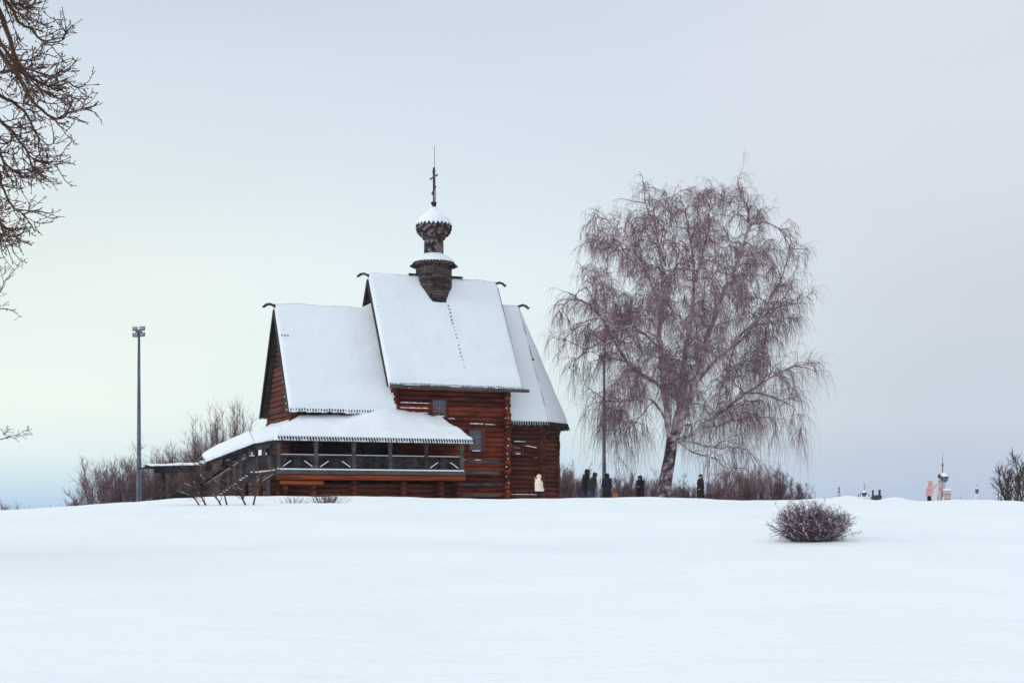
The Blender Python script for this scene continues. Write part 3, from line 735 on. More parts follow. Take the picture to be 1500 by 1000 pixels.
for p in tg:
    d = p-nodes; dist = np.linalg.norm(d, axis=1)+1.6*np.maximum(0, -d[:, 2]+.2)+np.where(nr_ < .018, 3, 0)
    k = int(np.argmin(dist)); a = nodes[k]; L_ = np.linalg.norm(p-a)
    if L_ < .5: continue
    m_ = (a+p)/2+np.array([0, 0, .10*L_])+rb_.normal(size=3)*.07*L_
    l = spline([a, m_, p], 12); l += np.cumsum(rb_.normal(size=l.shape)*.02, 0)*np.linspace(0, 1, 13)[:, None]; r0 = min(nr_[k]*.85, .028+.018*L_); B_.append(l); BR.append(r0)
    nodes = np.concatenate([nodes, l[4:]]); nr_ = np.concatenate([nr_, taper([r0], 12, .35)[0, 4:]])
B_ = np.stack(B_); W_.add(B_, taper(np.array(BR), 12, .35), 6)
def second(src, dens, t0, lo, hi, g_, r_):
    SS, DD, TT = [], [], []
    ln = np.linalg.norm(np.diff(src, axis=1), axis=-1).sum(1)
    for i in range(len(src)):
        S, D, _, t = spawn(src[i:i+1], max(1, int(ln[i]*dens)), t0, 1.0, .5, 1.15, rb_); SS.append(S); DD.append(D); TT.append(t)
    S, D, t = np.concatenate(SS), np.concatenate(DD), np.concatenate(TT); D[:, 2] += .25
    a = grow(S, D, rb_.uniform(lo, hi, len(S))*(1.15-.45*t), 9, .13, (0, 0, g_), rb_); C.add(a, taper(rb_.uniform(r_*.7, r_*1.2, len(S)), 9, .4), 4); return a
C = TB()
sec = np.concatenate([second(Lm, 2.2, .25, .7, 2.0, -.06, .024), second(B_, 3.3, .2, .6, 1.7, -.07, .018)])
tip = B_[:, -1]; sec = np.concatenate([sec, grow(tip, tip-B_[:, -2]+rb_.normal(size=tip.shape)*.05, rb_.uniform(.4, .9, len(tip)), 9, .12, (0, 0, -.14), rb_)]); C.add(sec[-len(tip):], taper(np.full(len(tip), .014), 9, .4), 4)
S, D, _, t = spawn(sec, 4, .15, 1, .4, 1.1, rb_)
ter = grow(S, D, rb_.uniform(.4, 1.1, len(S)), 6, .16, (0, 0, -.12), rb_); C.add(ter, taper(rb_.uniform(.009, .014, len(S)), 6, .45), 3)
def strands(src, n, lo, hi, r, clump=True):
    S, D, idx, t = spawn(src, n, .2, 1, .3, 1.2, rb_)
    k = 1+.9*np.clip((bz+11-S[:, 2])/8, -.35, 1); k *= np.repeat(rb_.uniform(.5, 1.35, len(src)), n)     # some curtains hang longer than others
    g_ = np.repeat(rb_.uniform(.28, .55, len(src)), n)
    D = D*.8+np.array([0, 0, -.2]); P_ = [S]; D = unit(D); L_ = rb_.uniform(lo, hi, len(S))*k
    L_ = np.minimum(L_, np.maximum(.3, S[:, 2]-bz-.9))
    for q in range(6):
        D = D+.09*rb_.normal(size=D.shape); D[:, 2] -= g_; D = unit(D); P_.append(P_[-1]+D*(L_/6)[:, None])
    C.add(np.stack(P_, 1), taper(rb_.uniform(r*.7, r*1.3, len(S)), 6, .5), 3)
strands(sec, 6, .5, 1.8, .0068); strands(ter, 4, .4, 1.5, .0060)
print('birch', len(sec), len(ter))
WT.build('trunk', M['bark_birch'], birch, (bx, by, bz)); W_.build('limb', M['bark_limb'], birch, (bx, by, bz)); C.build('crown', M['twig_birch'], birch, (bx, by, bz))

# ---- foreground tree: the trunk stands left of the frame, its boughs reach in
def side_tree(base, top, bl, Y, label, r_tr, mats, seed, kk=1.0, rr=1.0, m=(13, 4)):
    rn = np.random.default_rng(seed); bx, by = base; z0 = gz(bx, by)
    e = empty('bare_tree', (bx, by, z0), 0, label, 'tree'); w = TB(); c = TB()
    tr = spline([(bx, by, z0-.3), (bx+.1, by, z0+2), (bx-.05, by+.1, z0+top*.5), (bx+.3, by-.1, z0+top)], 20)
    w.add(tr[None], taper([r_tr], 20, .2), 12); bs = []
    for pts, r0, dy in bl:
        q = [at(u, v, Y+dy) for u, v in pts]; zz = q[0].z-.9*(q[0].x-bx)*.5
        q = [(bx, by, max(z0+1.5, zz))]+[tuple(p) for p in q]
        l = spline(q, 24); l += np.cumsum(rn.normal(size=l.shape)*.012, 0); bs.append(l); w.add(l[None], taper([r0], 24, .16), 8)
    # boughs on the far side of the trunk, so the tree is whole
    n = 16; az = rn.uniform(0, 2*math.pi, n); i = rn.integers(7, 20, n)
    o = grow(tr[i], np.stack([np.cos(az)-.6, np.sin(az), rn.uniform(.2, .9, n)], 1), rn.uniform(2, 4, n)*kk, 24, .08, (0, 0, .01), rn)
    w.add(o, taper(np.full(n, r_tr*.3), 24, .2), 6)
    A = np.stack(bs)
    for src, m1, m2 in ((A, *m), (o, 6, 3)):
        S, D, _, t = spawn(src, m1, .30, 1, .35, .95, rn)
        a = grow(S, D, rn.uniform(.3, .9, len(S))*(1.15-.65*t)*kk, 10, .15, (.03, 0, .015), rn); c.add(a, taper(rn.uniform(.010, .018, len(S))*rr, 10, .4), 5)
        S, D, _, t = spawn(a, m2, .2, 1, .4, 1.0, rn)
        b_ = grow(S, D, rn.uniform(.18, .5, len(S))*kk, 6, .18, (.02, 0, .06), rn); c.add(b_, taper(rn.uniform(.007, .010, len(S))*rr, 6, .6), 4)
        S, D, _, t = spawn(b_, 3, .3, 1, .5, 1.1, rn)
        d = grow(S, D, rn.uniform(.04, .12, len(S))*kk, 2, .2, (0, 0, .1), rn); c.add(d, taper(rn.uniform(.006, .009, len(S))*rr, 2, .9), 3)
        S = b_[:, -1]; d = grow(S, b_[:, -1]-b_[:, -2], rn.uniform(.02, .04, len(S)), 2, .0, (0, 0, .1), rn); c.add(d, np.array([[.006, .011, .004]]).repeat(len(S), 0)*rr, 4)
    w.build('trunk', mats[0], e, (bx, by, z0)); c.build('crown', mats[1], e, (bx, by, z0))
    return e
BL = [([(-60, -70), (-8, 10), (18, 75), (42, 112), (76, 128), (104, 120)], .07, 0),
      ([(-60, 20), (-8, 65), (26, 112), (50, 150), (78, 172), (96, 158)], .06, -1),
      ([(-70, -60), (2, -2), (24, 36), (42, 48), (66, 68), (96, 64)], .05, 1),
      ([(-60, -20), (-12, 40), (16, 90), (40, 125), (58, 150)], .05, -.5),
      ([(-60, 60), (-8, 100), (16, 105), (40, 100), (68, 110), (84, 105)], .045, 1.5),
      ([(-60, 90), (-8, 138), (24, 160), (40, 190), (62, 208)], .05, .5),
      ([(-60, 100), (-8, 165), (12, 185), (36, 222), (45, 232)], .04, -1.5),
      ([(-60, -110), (-8, -30), (16, 5), (28, 12), (38, 20)], .05, 0),
      ([(-60, 160), (-8, 210), (6, 238), (24, 252), (42, 262)], .045, 0),
      ([(-60, 180), (-8, 245), (5, 278), (21, 302), (43, 320)], .045, 1),
      ([(-60, 230), (-8, 290), (2, 318), (19, 340)], .04, -1),
      ([(-60, 260), (-16, 300), (-3, 330), (8, 340)], .03, 0)]
side_tree((-14.0, 25.5), 13, BL, 25.0, 'dark bare tree whose knotty boughs reach in at the upper left edge', .42, (M['bark_dark'], M['twig_dark']), 3)
BL2 = [([(-60, 470), (-8, 440), (8, 415), (20, 402), (34, 382)], .035, 0), ([(-60, 500), (-10, 455), (4, 452), (18, 458), (24, 460)], .025, .5),
       ([(-70, 680), (-14, 648), (6, 643), (22, 638), (38, 632)], .03, 0), ([(-60, 500), (-12, 420), (0, 410), (12, 402)], .025, -.6), ([(-60, 700), (-8, 630), (2, 634), (10, 628)], .02, -.4)]
side_tree((-18.6, 42), 9, BL2, 42.0, 'pale thin branched tree below the dark boughs at the left edge', .16, (M['twig_grey'], M['twig_grey']), 9, .5, .8, (7, 3))

# ---- shrubs and small bare trees
def shrub(name, u, Y, w, h, label, group, seed, stems=26, mat='twig_grey', spread=.5, up=.05, r=.03, sub=7, sub2=5, cat='shrub', tall=False, rr=1.0, sink=0, wig=.06):
    rn = np.random.default_rng(seed); x = (u-750)/F*Y; z0 = gz(x, Y)-sink
    e = empty(name, (x, Y, z0), 0, label, cat, group); t_ = TB(); c = TB(); n = stems
    S = np.stack([x+rn.normal(size=n)*w*.16, Y+rn.normal(size=n)*w*.12, np.full(n, z0-.1)], 1)
    az = rn.uniform(0, 2*math.pi, n); sp = rn.uniform(0, 1, n)**.8*spread
    D = np.stack([np.cos(az)*sp, np.sin(az)*sp*.7, np.ones(n)], 1)
    S[:, 0] += np.cos(az)*sp*w*.3
    H = h*rn.uniform(.6, 1.04, n)/np.linalg.norm(D, axis=1)**.0
    H *= 1-.35*sp/max(spread, .01)*(0 if tall else 1)
    a = grow(S, D, H, 12, wig, (0, 0, up), rn); t_.add(a, taper(np.full(n, r), 12, .3), 5)
    S, D, _, t = spawn(a, sub, .18, 1, .3, .8, rn)
    b_ = grow(S, D, rn.uniform(.12, .34, len(S))*h*(1.2-.7*t)*(.42 if tall else 1), 7, .12, (0, 0, up*1.6), rn); c.add(b_, taper(rn.uniform(.35, .5, len(S))*r, 7, .4), 3)
    S, D, _, t = spawn(b_, sub2, .2, 1, .3, .9, rn)
    d = grow(S, D, rn.uniform(.05, .14, len(S))*h, 4, .14, (0, 0, up), rn); c.add(d, taper(np.full(len(S), max(.006, r*.24))*rr, 4, .5), 3)
    t_.build('stem', M[mat], e, (x, Y, z0)); c.build('crown', M[mat], e, (x, Y, z0)); return e
GL = 'bare shrubs behind the porch'
left = [ # u, Y, width, height
 ('spreading_shrub', 152, 98, 3.0, 4.3, 'low spreading shrub at the left end of the thicket', 20, .9, 3),
 ('spreading_shrub', 118, 112, 2.6, 2.3, 'faint small shrub leftmost of the thicket', 16, .9, 3),
 ('spreading_shrub', 180, 96, 3.6, 4.9, 'tall fan shaped shrub just left of the lamp post', 28, .75, 5),
 ('spreading_shrub', 212, 101, 3.4, 4.7, 'bushy shrub right behind the lamp post', 26, .6, 5),
 ('spreading_shrub', 238, 97, 3.2, 4.9, 'shrub behind the left end of the low porch roof', 26, .5, 6),
 ('spreading_shrub', 268, 99, 3.4, 5.3, 'dense shrub behind the middle of the low porch roof', 28, .5, 6),
 ('spreading_shrub', 298, 96, 3.2, 5.5, 'dense shrub behind the log end of the low porch roof', 28, .45, 6),
 ('spreading_shrub', 330, 98, 3.4, 5.2, 'shrub seen through the openings of the covered stair', 30, .45, 6),
 ('spreading_shrub', 372, 97, 3.0, 4.2, 'shrub behind the top landing of the stair', 26, .4, 6)]
for i, (nm, u, Y, w, h, lb, st_, sp, sb) in enumerate(left): shrub(nm, u, Y, w, h, lb, GL, 100+i, st_+16, spread=sp*.8, sub=sb+7, sub2=6, r=.026, rr=1.2, up=.06)
for i, (u, h, lb) in enumerate(((300, 6.9, 'left clump of tall straight poplar shoots above the stair roof'), (322, 8.0, 'tallest clump of straight poplar shoots above the stair roof'), (350, 7.9, 'right clump of straight poplar shoots nearest the west gable'))):
    shrub('poplar_clump', u, 104, 2.2, h, lb, 'poplar shoots above the stair roof', 140+i, 17, spread=.07, up=.12, r=.032, sub=24, sub2=3, cat='young trees', tall=True, wig=.025)
right = [(832, 103, 1.4, 3.6, 'twiggy shrub with seed heads beside the apse corner', 12, .35, 'twig_grey'), (850, 112, 3.2, 2.9, 'shrub behind the hooded couple', 26, .7, 'twig_grey'), (912, 110, 3.4, 2.6, 'shrub behind the right lamp post', 26, .8, 'twig_grey'),
 (948, 114, 3.4, 2.6, 'shrub between the lamp post and the birch trunk', 26, .8, 'twig_grey'), (1000, 118, 3.2, 2.3, 'low shrub just right of the birch trunk', 24, .8, 'twig_grey'),
 (1045, 116, 3.0, 2.6, 'shrub just right of the lone man', 22, .7, 'twig_grey'), (890, 108, 2.0, 2.0, 'reddish shrub beside the person in the long black coat', 18, .6, 'twig_red')]
for i, (u, Y, w, h, lb, st_, sp, mt) in enumerate(right): shrub('distant_shrub', u, Y, w, h+(.9 if i not in (0, 6) else 0), lb, 'bare shrubs beyond the brow', 200+i, st_+16, spread=sp*.9, mat=mt, sub=12, sub2=8, r=.018, rr=1.5)
rt = [(1070, 124, 2.4, 3.7, 'round crowned bare tree nearest the lone man', .34), (1092, 122, 2.4, 3.4, 'bare tree second from the lone man in the distant row', .34), (1115, 126, 3.0, 3.9, 'tallest broad tree of the distant row right of the birch', .42), (1140, 124, 2.6, 3.7, 'dark rounded tree near the right end of the distant row', .42), (1160, 127, 2.4, 2.7, 'low bare tree ending the distant row on the right', .6)]
for i, (u, Y, w, h, lb, sp) in enumerate(rt): shrub('distant_tree', u, Y, w, h+.9, lb, 'distant trees right of the birch', 230+i, 16, spread=sp*1.25, sub=18, sub2=11, r=.03, cat='tree', rr=1.1)
for i, (u, w, lb) in enumerate(((1078, 2.4, 'reddish brush under the distant trees, left patch'), (1108, 2.6, 'reddish brush under the distant trees, middle patch'), (1134, 2.2, 'reddish brush under the distant trees, right patch'))):
    shrub('low_brush', u, 119, w, 1.7, lb, 'reddish brush', 260+i, 40, spread=.6, mat='twig_red', sub=8, sub2=5, r=.014, rr=2)
shrub('edge_tree', 1492, 96, 1.0, 4.5, 'bare rounded tree cut by the right edge of the photo', None, 300, 6, spread=.75, sub=15, sub2=9, r=.06, mat='twig_dark', wig=.12, cat='tree')
shrub('edge_tree', 1516, 97, 2.6, 4.2, 'bare tree just outside the right edge', None, 301, 7, spread=.7, sub=14, sub2=7, r=.05, mat='twig_dark', cat='tree')
# far tree line, left and right
for i, (u, Y, h, lb) in enumerate(((8, 250, 13.8, 'far dark tree clump at the left edge'), (22, 255, 13.6, 'far tree clump second from the left edge'), (36, 258, 12.9, 'far low tree third from the left edge'))):
    x = (u-750)/F*Y; shrub('far_tree', u, Y, 3.5, ZC+(VH-(728, 727, 737)[i])/F*Y-gz(x, Y), lb, 'far trees at the left edge', 310+i, 14, spread=.35, sub=14, sub2=9, r=.09, cat='tree', rr=1.6)
def fir(u, Y, vt, label):
    x = (u-750)/F*Y; z0 = gz(x, Y); h = ZC+(VH-vt)/F*Y-z0; e = empty('far_fir', (x, Y, z0), 0, label, 'tree'); mb = MB()
    for k in range(14):
        f = k/14; rr_ = .16*h*(1-f)+.05
        for i in range(9):
            a = i*.7+k*.4+random.random()*.3; mb.tube((0, 0, h*(.15+.82*f)), (math.cos(a)*rr_, math.sin(a)*rr_, h*(.15+.82*f)-.3*rr_), .13, .03, 4)
    mb.tube((0, 0, h*.1), (0, 0, h), .15, .02, 6); mb.build('crown', M['fir'], e); mb = MB(); mb.tube((0, 0, -.2), (0, 0, h*.25), .2, .16, 7); mb.build('trunk', M['bark_dark'], e)
for u, vt, lb in ((43, 738, 'tiny far fir right of the far tree clumps'), (74, 738.5, 'tiny lone far fir left of the thicket'), (88, 736.5, 'pointed far fir nearest the thicket'), (1407, 725, 'small far fir left of the white tent tower'), (1412, 730, 'smaller far fir touching the white tent tower side')): fir(u, 260, vt, lb)
# bush on the open snow, lower right
def snow_bush():
    Y = 30.5; x = (1190-750)/F*Y; z0 = gz(x, Y); rn = np.random.default_rng(77)
    e = empty('bush', (x, Y, z0), 0, 'low dense purple brown bush alone on the open snow, lower right', 'bush'); t_ = TB(); c = TB()
    n = 260; a = rn.uniform(0, 2*math.pi, n); q = rn.uniform(0, 1, n)**.5
    S = np.stack([x+np.cos(a)*q*.40, Y+np.sin(a)*q*.32, z0-.03+0*a], 1)
    D = np.stack([np.cos(a)*q*.62, np.sin(a)*q*.7, .80+0*a], 1)+rn.normal(size=(n, 3))*.22
    u_ = (S[:, 0]-x); H = .50+.27*np.exp(-((u_+.14)/.17)**2)+.16*np.exp(-((u_-.2)/.16)**2)+rn.uniform(-.14, .12, n)
    st = grow(S, D, H, 8, .09, (0, 0, .03), rn); t_.add(st, taper(rn.uniform(.005, .009, n), 8, .4), 4)
    S, D, _, t = spawn(st, 11, .1, 1, .3, 1.0, rn); b_ = grow(S, D, rn.uniform(.10, .28, len(S)), 5, .15, (0, 0, .05), rn); c.add(b_, taper(rn.uniform(.003, .0055, len(S)), 5, .4), 3)
    S, D, _, t = spawn(b_, 4, .2, 1, .4, 1.1, rn); d = grow(S, D, rn.uniform(.03, .11, len(S)), 3, .15, (0, 0, .03), rn); c.add(d, taper(rn.uniform(.0022, .004, len(S)), 3, .6), 3)
    t_.build('stem', M['twig_bush'], e, (x, Y, z0)); c.build('crown', M['twig_bush'], e, (x, Y, z0))
    k = rn.choice(len(b_), 1500); c2 = TB(); sg = b_[k][:, 1:4]+np.array([0, 0, .006]); c2.add(sg, np.full((len(k), 3), .0065), 4); tag(c2.build('caught_snow', M['roofsnow'], e, (x, Y, z0)), kind='stuff')
snow_bush()
# leaning saplings in front of the stair
def sapling(u, v, pts, label, seed, r=.045):
    Y = 54.0; rn = np.random.default_rng(seed); x = (u-750)/F*Y; z0 = gz(x, Y)
    e = empty('sapling', (x, Y, z0), 0, label, 'young tree', 'leaning saplings in front of the stair'); t_ = TB(); c = TB(); A = []
    for k, pl in enumerate(pts):
        q = [(x+.02*k, Y, z0-.1)] if k == 0 else []
        q += [tuple(at(a, b, Y+rn.uniform(-.3, .3)*(i > 0))) for i, (a, b) in enumerate(pl)]
        l = spline(q, 14); l += np.cumsum(rn.normal(size=l.shape)*.008, 0); A.append(l); t_.add(l[None], taper([r if k == 0 else r*.6], 14, .28), 6)
    A = np.stack(A); S, D, _, t = spawn(A, 12, .3, 1, .3, .9, rn); b_ = grow(S, D, rn.uniform(.35, 1.1, len(S)), 7, .15, (-.03, 0, .05), rn); c.add(b_, taper(rn.uniform(.008, .012, len(S)), 7, .4), 4)
    S, D, _, t = spawn(b_, 6, .2, 1, .4, .9, rn); d = grow(S, D, rn.uniform(.1, .35, len(S)), 4, .15, (0, 0, .05), rn); c.add(d, taper(rn.uniform(.005, .007, len(S)), 4, .6), 3)
    t_.build('trunk', M['bark_dark'], e, (x, Y, z0)); c.build('crown', M['twig_dark'], e, (x, Y, z0))
    sn = TB(); sg = A[:, 7:13]+np.array([0, -.004, r*.5]); sn.add(sg, np.full((len(A), sg.shape[1]), r*.20), 4); sn.build('caught_snow', M['roofsnow'], e, (x, Y, z0))
sapling(293, 743, [[(293, 742), (285, 730), (275, 724), (262, 719), (250, 718)]], 'leftmost leaning sapling, bent far to the left', 1, .035)
sapling(304, 743, [[(302, 742), (297, 732), (286, 718), (272, 710), (262, 706)], [(297, 732), (290, 715), (283, 705), (278, 700)]], 'leaning sapling second from the left in front of the stair', 2)
sapling(325, 743, [[(325, 742), (320, 732), (310, 722), (300, 710), (290, 700)], [(310, 722), (303, 708), (298, 700), (292, 690)]], 'long forked sapling third from the left in front of the stair', 3)
sapling(333, 743, [[(333, 742), (330, 728), (327, 715), (318, 705), (308, 698)]], 'upright sapling middle of the row in front of the stair', 4, .04)
sapling(361, 743, [[(361, 742), (356, 730), (352, 722), (345, 716), (338, 715)], [(356, 730), (358, 722), (352, 716), (346, 712)]], 'short curling sapling second from the right', 5)
sapling(370, 743, [[(370, 742), (372, 728), (375, 715), (386, 702), (397, 695), (405, 687)], [(375, 715), (376, 708), (382, 700)]], 'rightmost sapling with a snowy branch crossing the gallery', 6, .045)
# dry grass tufts on the brow
def tuft(u, v, n, h, w, label, seed):
    Y = 56.5; rn = np.random.default_rng(seed); x = (u-750)/F*Y; z0 = gz(x, Y); S = np.stack([x+rn.normal(size=n)*w*.5, Y+rn.normal(size=n)*.15, np.full(n, z0-.02)], 1)
    D = np.stack([(S[:, 0]-x)/w*.9+rn.normal(size=n)*.15, rn.normal(size=n)*.2, np.ones(n)], 1); c = TB(); a = grow(S, D, h*rn.uniform(.5, 1.1, n), 5, .08, (0, 0, 0), rn); c.add(a, taper(np.full(n, .007), 5, .6), 3)
    o = c.build('twig_tuft', M['twig_red'], None, (x, Y, z0)); o.location = (x, Y, z0); tag(o, label, 'tuft', 'dry twig tufts on the brow')
tuft(480, 735, 150, .42, .62, 'reddish fan of dry twigs below the gallery railing', 1); tuft(430, 737, 40, .3, .5, 'sparse grey twigs left of the reddish tuft', 2)

# ------------------------------------------------------------------ lamp posts
def lamp_post(u, Y, vt, r0, r1, heads, label):
    x = (u-750)/F*Y; z0 = gz(x, Y); h = ZC+(VH-vt)/F*Y-z0
    e = empty('lamp_post', (x, Y, z0), 0, label, 'lamp post', 'floodlight posts')
    mb = MB(); mb.lathe([(r0*1.25, -.2), (r0*1.25, .25), (r0, .35), (r0*.93, h*.3), (r0*.80, h*.3+.02), (r1, h-.1), (r1*.8, h)], (0, 0, 0), 14); mb.build('pole', M['steel'], e, True)
    mb = MB()
    xs_ = [hx for hx, *_ in heads]; mb.beam((min(xs_)*.9, 0, h-.12), (max(xs_)*.9+.01, 0, h-.12), .07, .07)
    for hx, hz_, tilt, yaw in heads: mb.beam((hx*.8, 0, h-.12), (hx*.9, -.02, h-.12+hz_*.8), .04, .04)
    mb.build('bracket', M['lamp'], e)
    for hx, hz_, tilt, yaw in heads:
        rot = Matrix.Rotation(yaw, 3, 'Z') @ Matrix.Rotation(tilt, 3, 'X'); c = Vector((hx, -.05, h-.12+hz_))
        mb = MB(); mb.box(c, (.30, .14, .22), rot); mb.box(c+rot @ Vector((0, .10, 0)), (.18, .08, .14), rot)
        for k in range(4): mb.box(c+rot @ Vector((-.09+.06*k, .10, 0)), (.012, .10, .18), rot)
        l = mb.build('floodlight', M['lamp'], e); mb = MB(); mb.box(c+rot @ Vector((0, -.075, 0)), (.26, .014, .18), rot); mb.build('lens', M['lampglass'], l)
lamp_post(203.5, 84, 483, .155, .075, [(-.21, .17, R(-12), R(8)), (.21, .20, R(-12), R(-8)), (-.21, -.19, R(-12), R(8)), (.21, -.16, R(-12), R(-8))], 'tall grey lamp post with four floodlights left of the church')
lamp_post(885, 92, 521, .14, .08, [(-.20, .10, R(-10), R(75)), (.10, .22, R(-25), R(-60)), (-.06, -.14, R(-10), R(60)), (.30, -.12, R(20), R(-75))], 'slimmer lamp post under the birch crown right of the church')

# ------------------------------------------------------------------ people
def remeshed(name, parts, mat, parent, vox=.014):
    """tapered capsules and ellipsoids fused into one continuous skin"""
    mb = MB()
    for p in parts:
        if p[0] == 'c':
            _, a, b_, ra, rb2 = p; a = Vector(a); b_ = Vector(b_); mb.tube(a, b_, ra, rb2, 14); ball(mb, a, (ra,)*3); ball(mb, b_, (rb2,)*3)
        elif p[0] == 'e': ball(mb, Vector(p[1]), p[2])
        elif p[0] == 'l':                                            # stacked ellipses: (x, y, z, rx, ry)
            n = 20; vs = []; rings = p[1]
            for (x, y, z, rx, ry) in rings:
                for i in range(n): t = i*2*math.pi/n; vs.append((x+rx*math.cos(t), y+ry*math.sin(t), z))
            fs = [(j*n+i, j*n+(i+1) % n, (j+1)*n+(i+1) % n, (j+1)*n+i) for j in range(len(rings)-1) for i in range(n)]
            fs += [tuple(range(n-1, -1, -1)), tuple(range((len(rings)-1)*n, len(rings)*n))]; mb.add(vs, fs)
    o = mb.build(name, mat, parent, True); md = o.modifiers.new('fuse', 'REMESH'); md.mode = 'VOXEL'; md.voxel_size = vox; md.use_smooth_shade = True
    s = o.modifiers.new('soften', 'SMOOTH'); s.iterations = 2; s.factor = .5
    return o
def ball(mb, c, r, n=14, m=10):
    vs = [(c.x, c.y, c.z-r[2])]; 
    for j in range(1, m):
        p = -math.pi/2+math.pi*j/m
        for i in range(n): t = i*2*math.pi/n; vs.append((c.x+r[0]*math.cos(p)*math.cos(t), c.y+r[1]*math.cos(p)*math.sin(t), c.z+r[2]*math.sin(p)))
    vs.append((c.x, c.y, c.z+r[2])); L = len(vs)-1; fs = [(0, 1+(i+1) % n, 1+i) for i in range(n)]
    for j in range(m-2):
        for i in range(n): a = 1+j*n; fs.append((a+i, a+(i+1) % n, a+n+(i+1) % n, a+n+i))
    a = 1+(m-2)*n; fs += [(a+i, a+(i+1) % n, L) for i in range(n)]; mb.add(vs, fs)
def person(u, Y, vt, face, label, coat, trous, coat_len, arms, hood, hoodmat=None, lean=0.0, stride=.12, headtilt=0.0, extras=None, girth=1.0):
    """local frame: looks towards -Y, z up, feet at 0; face = heading in degrees (0 = towards the camera)"""
    x = (u-750)/F*Y; z0 = gz(x, Y); H = ZC+(VH-vt)/F*Y-z0; k = H/1.75
    e = empty('person', (x, Y, z0), R(face), label, 'person', None); S = lambda *p: Vector(p)*k
    hx = -lean; hd = S(0, hx-.05*headtilt, 1.60); nk = S(0, hx*.85, 1.43)
    sh = [S(sx*.19, hx*.8, 1.41) for sx in (-1, 1)]
    hands = [S(*arms[0]), S(*arms[1])]; elb = []
    for s_, h_, sx in zip(sh, hands, (-1, 1)):
        mid = (s_+h_)/2; d = (h_-s_).length; off = math.sqrt(max(0, (.29*k)**2-(d/2)**2)) if d < .58*k else 0
        elb.append(mid+Vector((sx*.16, .40, -.9)).normalized()*off)
    parts = [('l', [(0, 0, .86*k, .16*k, .12*k), (0, 0, .98*k, .165*k, .125*k), (0, hx*.4*k, 1.12*k, .14*k, .11*k), (0, hx*.6*k, 1.28*k, .17*k, .125*k), (0, hx*.8*k, 1.40*k, .165*k, .10*k), (0, hx*.85*k, 1.45*k, .07*k, .06*k)]),
             ('c', nk, hd-S(0, 0, .05), .058*k, .055*k), ('e', hd, (.076*k, .098*k, .115*k)), ('e', hd+S(0, -.055, -.05), (.052*k, .05*k, .06*k)), ('e', hd+S(0, -.105, -.015), (.013*k, .02*k, .022*k)),
             ('e', hd+S(.077, .01, 0), (.012*k, .022*k, .03*k)), ('e', hd+S(-.077, .01, 0), (.012*k, .022*k, .03*k)), ('e', hd+S(0, -.098, -.06), (.024*k, .01*k, .008*k))]
    for s_, el, h_ in zip(sh, elb, hands):
        parts += [('c', s_, el, .052*k, .042*k), ('c', el, h_, .042*k, .028*k)]
        d = (h_-el).normalized(); sd = d.cross(Vector((0, 0, 1))); sd = sd.normalized() if sd.length > .1 else Vector((1, 0, 0)); 
        parts.append(('c', h_, h_+d*.07*k, .026*k, .032*k))
        for q in range(4):
            b0 = h_+d*.08*k+sd*(q-1.5)*.02*k; L = (.062, .075, .07, .055)[q]*k; cu = sd.cross(d)*.3
            parts += [('c', b0, b0+(d+cu).normalized()*L*.55, .0095*k, .009*k), ('c', b0+(d+cu).normalized()*L*.55, b0+(d+cu).normalized()*L*.55+(d+cu*2.2).normalized()*L*.5, .009*k, .0075*k)]
        parts.append(('c', h_+d*.02*k+sd*.025*k, h_+d*.065*k+sd*.06*k, .012*k, .0095*k))
    feet = [(-.09, stride), (.09, -stride)]; tr = []; bt = []
    for fx, fy in feet:
        hip = S(fx, 0, .92); kn = S(fx, fy*.45-.02, .50); an = S(fx, fy, .10)
        parts += [('c', hip, kn, .085*k, .058*k), ('c', kn, an, .056*k, .04*k), ('c', S(fx, fy, .05), S(fx, fy-.14, .035), .042*k, .035*k)]
        tr += [('c', hip, kn, .098*k, .075*k), ('c', kn, S(fx, fy, .14), .072*k, .062*k)]
        bt += [('c', S(fx, fy+.01, .20), S(fx, fy, .06), .062*k, .055*k), ('c', S(fx, fy, .055), S(fx, fy-.16, .045), .055*k, .045*k)]
    remeshed('body', parts, M['skin'], e, .011)
    remeshed('trousers', tr, M[trous], e, .016); remeshed('boots', bt, M['black'], e, .014)
    hem = 1.75-coat_len; G = girth
    cp = [('l', [(0, .01*k, hem*k, .215*k*G, .17*k*G), (0, .01*k, (hem+.12)*k, .215*k*G, .17*k*G), (0, hx*.4*k, 1.02*k, .195*k*G, .155*k*G), (0, hx*.55*k, 1.15*k, .185*k*G, .15*k*G), (0, hx*.7*k, 1.30*k, .20*k*G, .155*k*G), (0, hx*.8*k, 1.42*k, .175*k*G, .125*k), (0, hx*.85*k, 1.49*k, .09*k, .09*k)])]
    for s_, el, h_ in zip(sh, elb, hands):
        d = (h_-el).normalized(); cp += [('e', s_, (.085*k,)*3), ('c', s_, el, .078*k*G, .07*k*G), ('c', el, h_-d*.02*k, .07*k*G, .055*k)]
    remeshed('coat', cp, M[coat], e, .016)
    if coat in ('cream', 'pink'):                                   # quilting rings of the down coat
        mb = MB(); z = hem+.12
        while z < 1.35:
            f = (z-hem)/(1.35-hem); mb.lathe([(.207*k*G-.02*f, z*k-.008), (.219*k*G-.02*f, z*k), (.207*k*G-.02*f, z*k+.008)], (0, hx*.5*k*f, 0), 24); z += .15
        for i, v in enumerate(mb.v): mb.v[i] = (v[0], (v[1]-0)*.78, v[2])
        mb.build('quilting', M[coat], e, True)
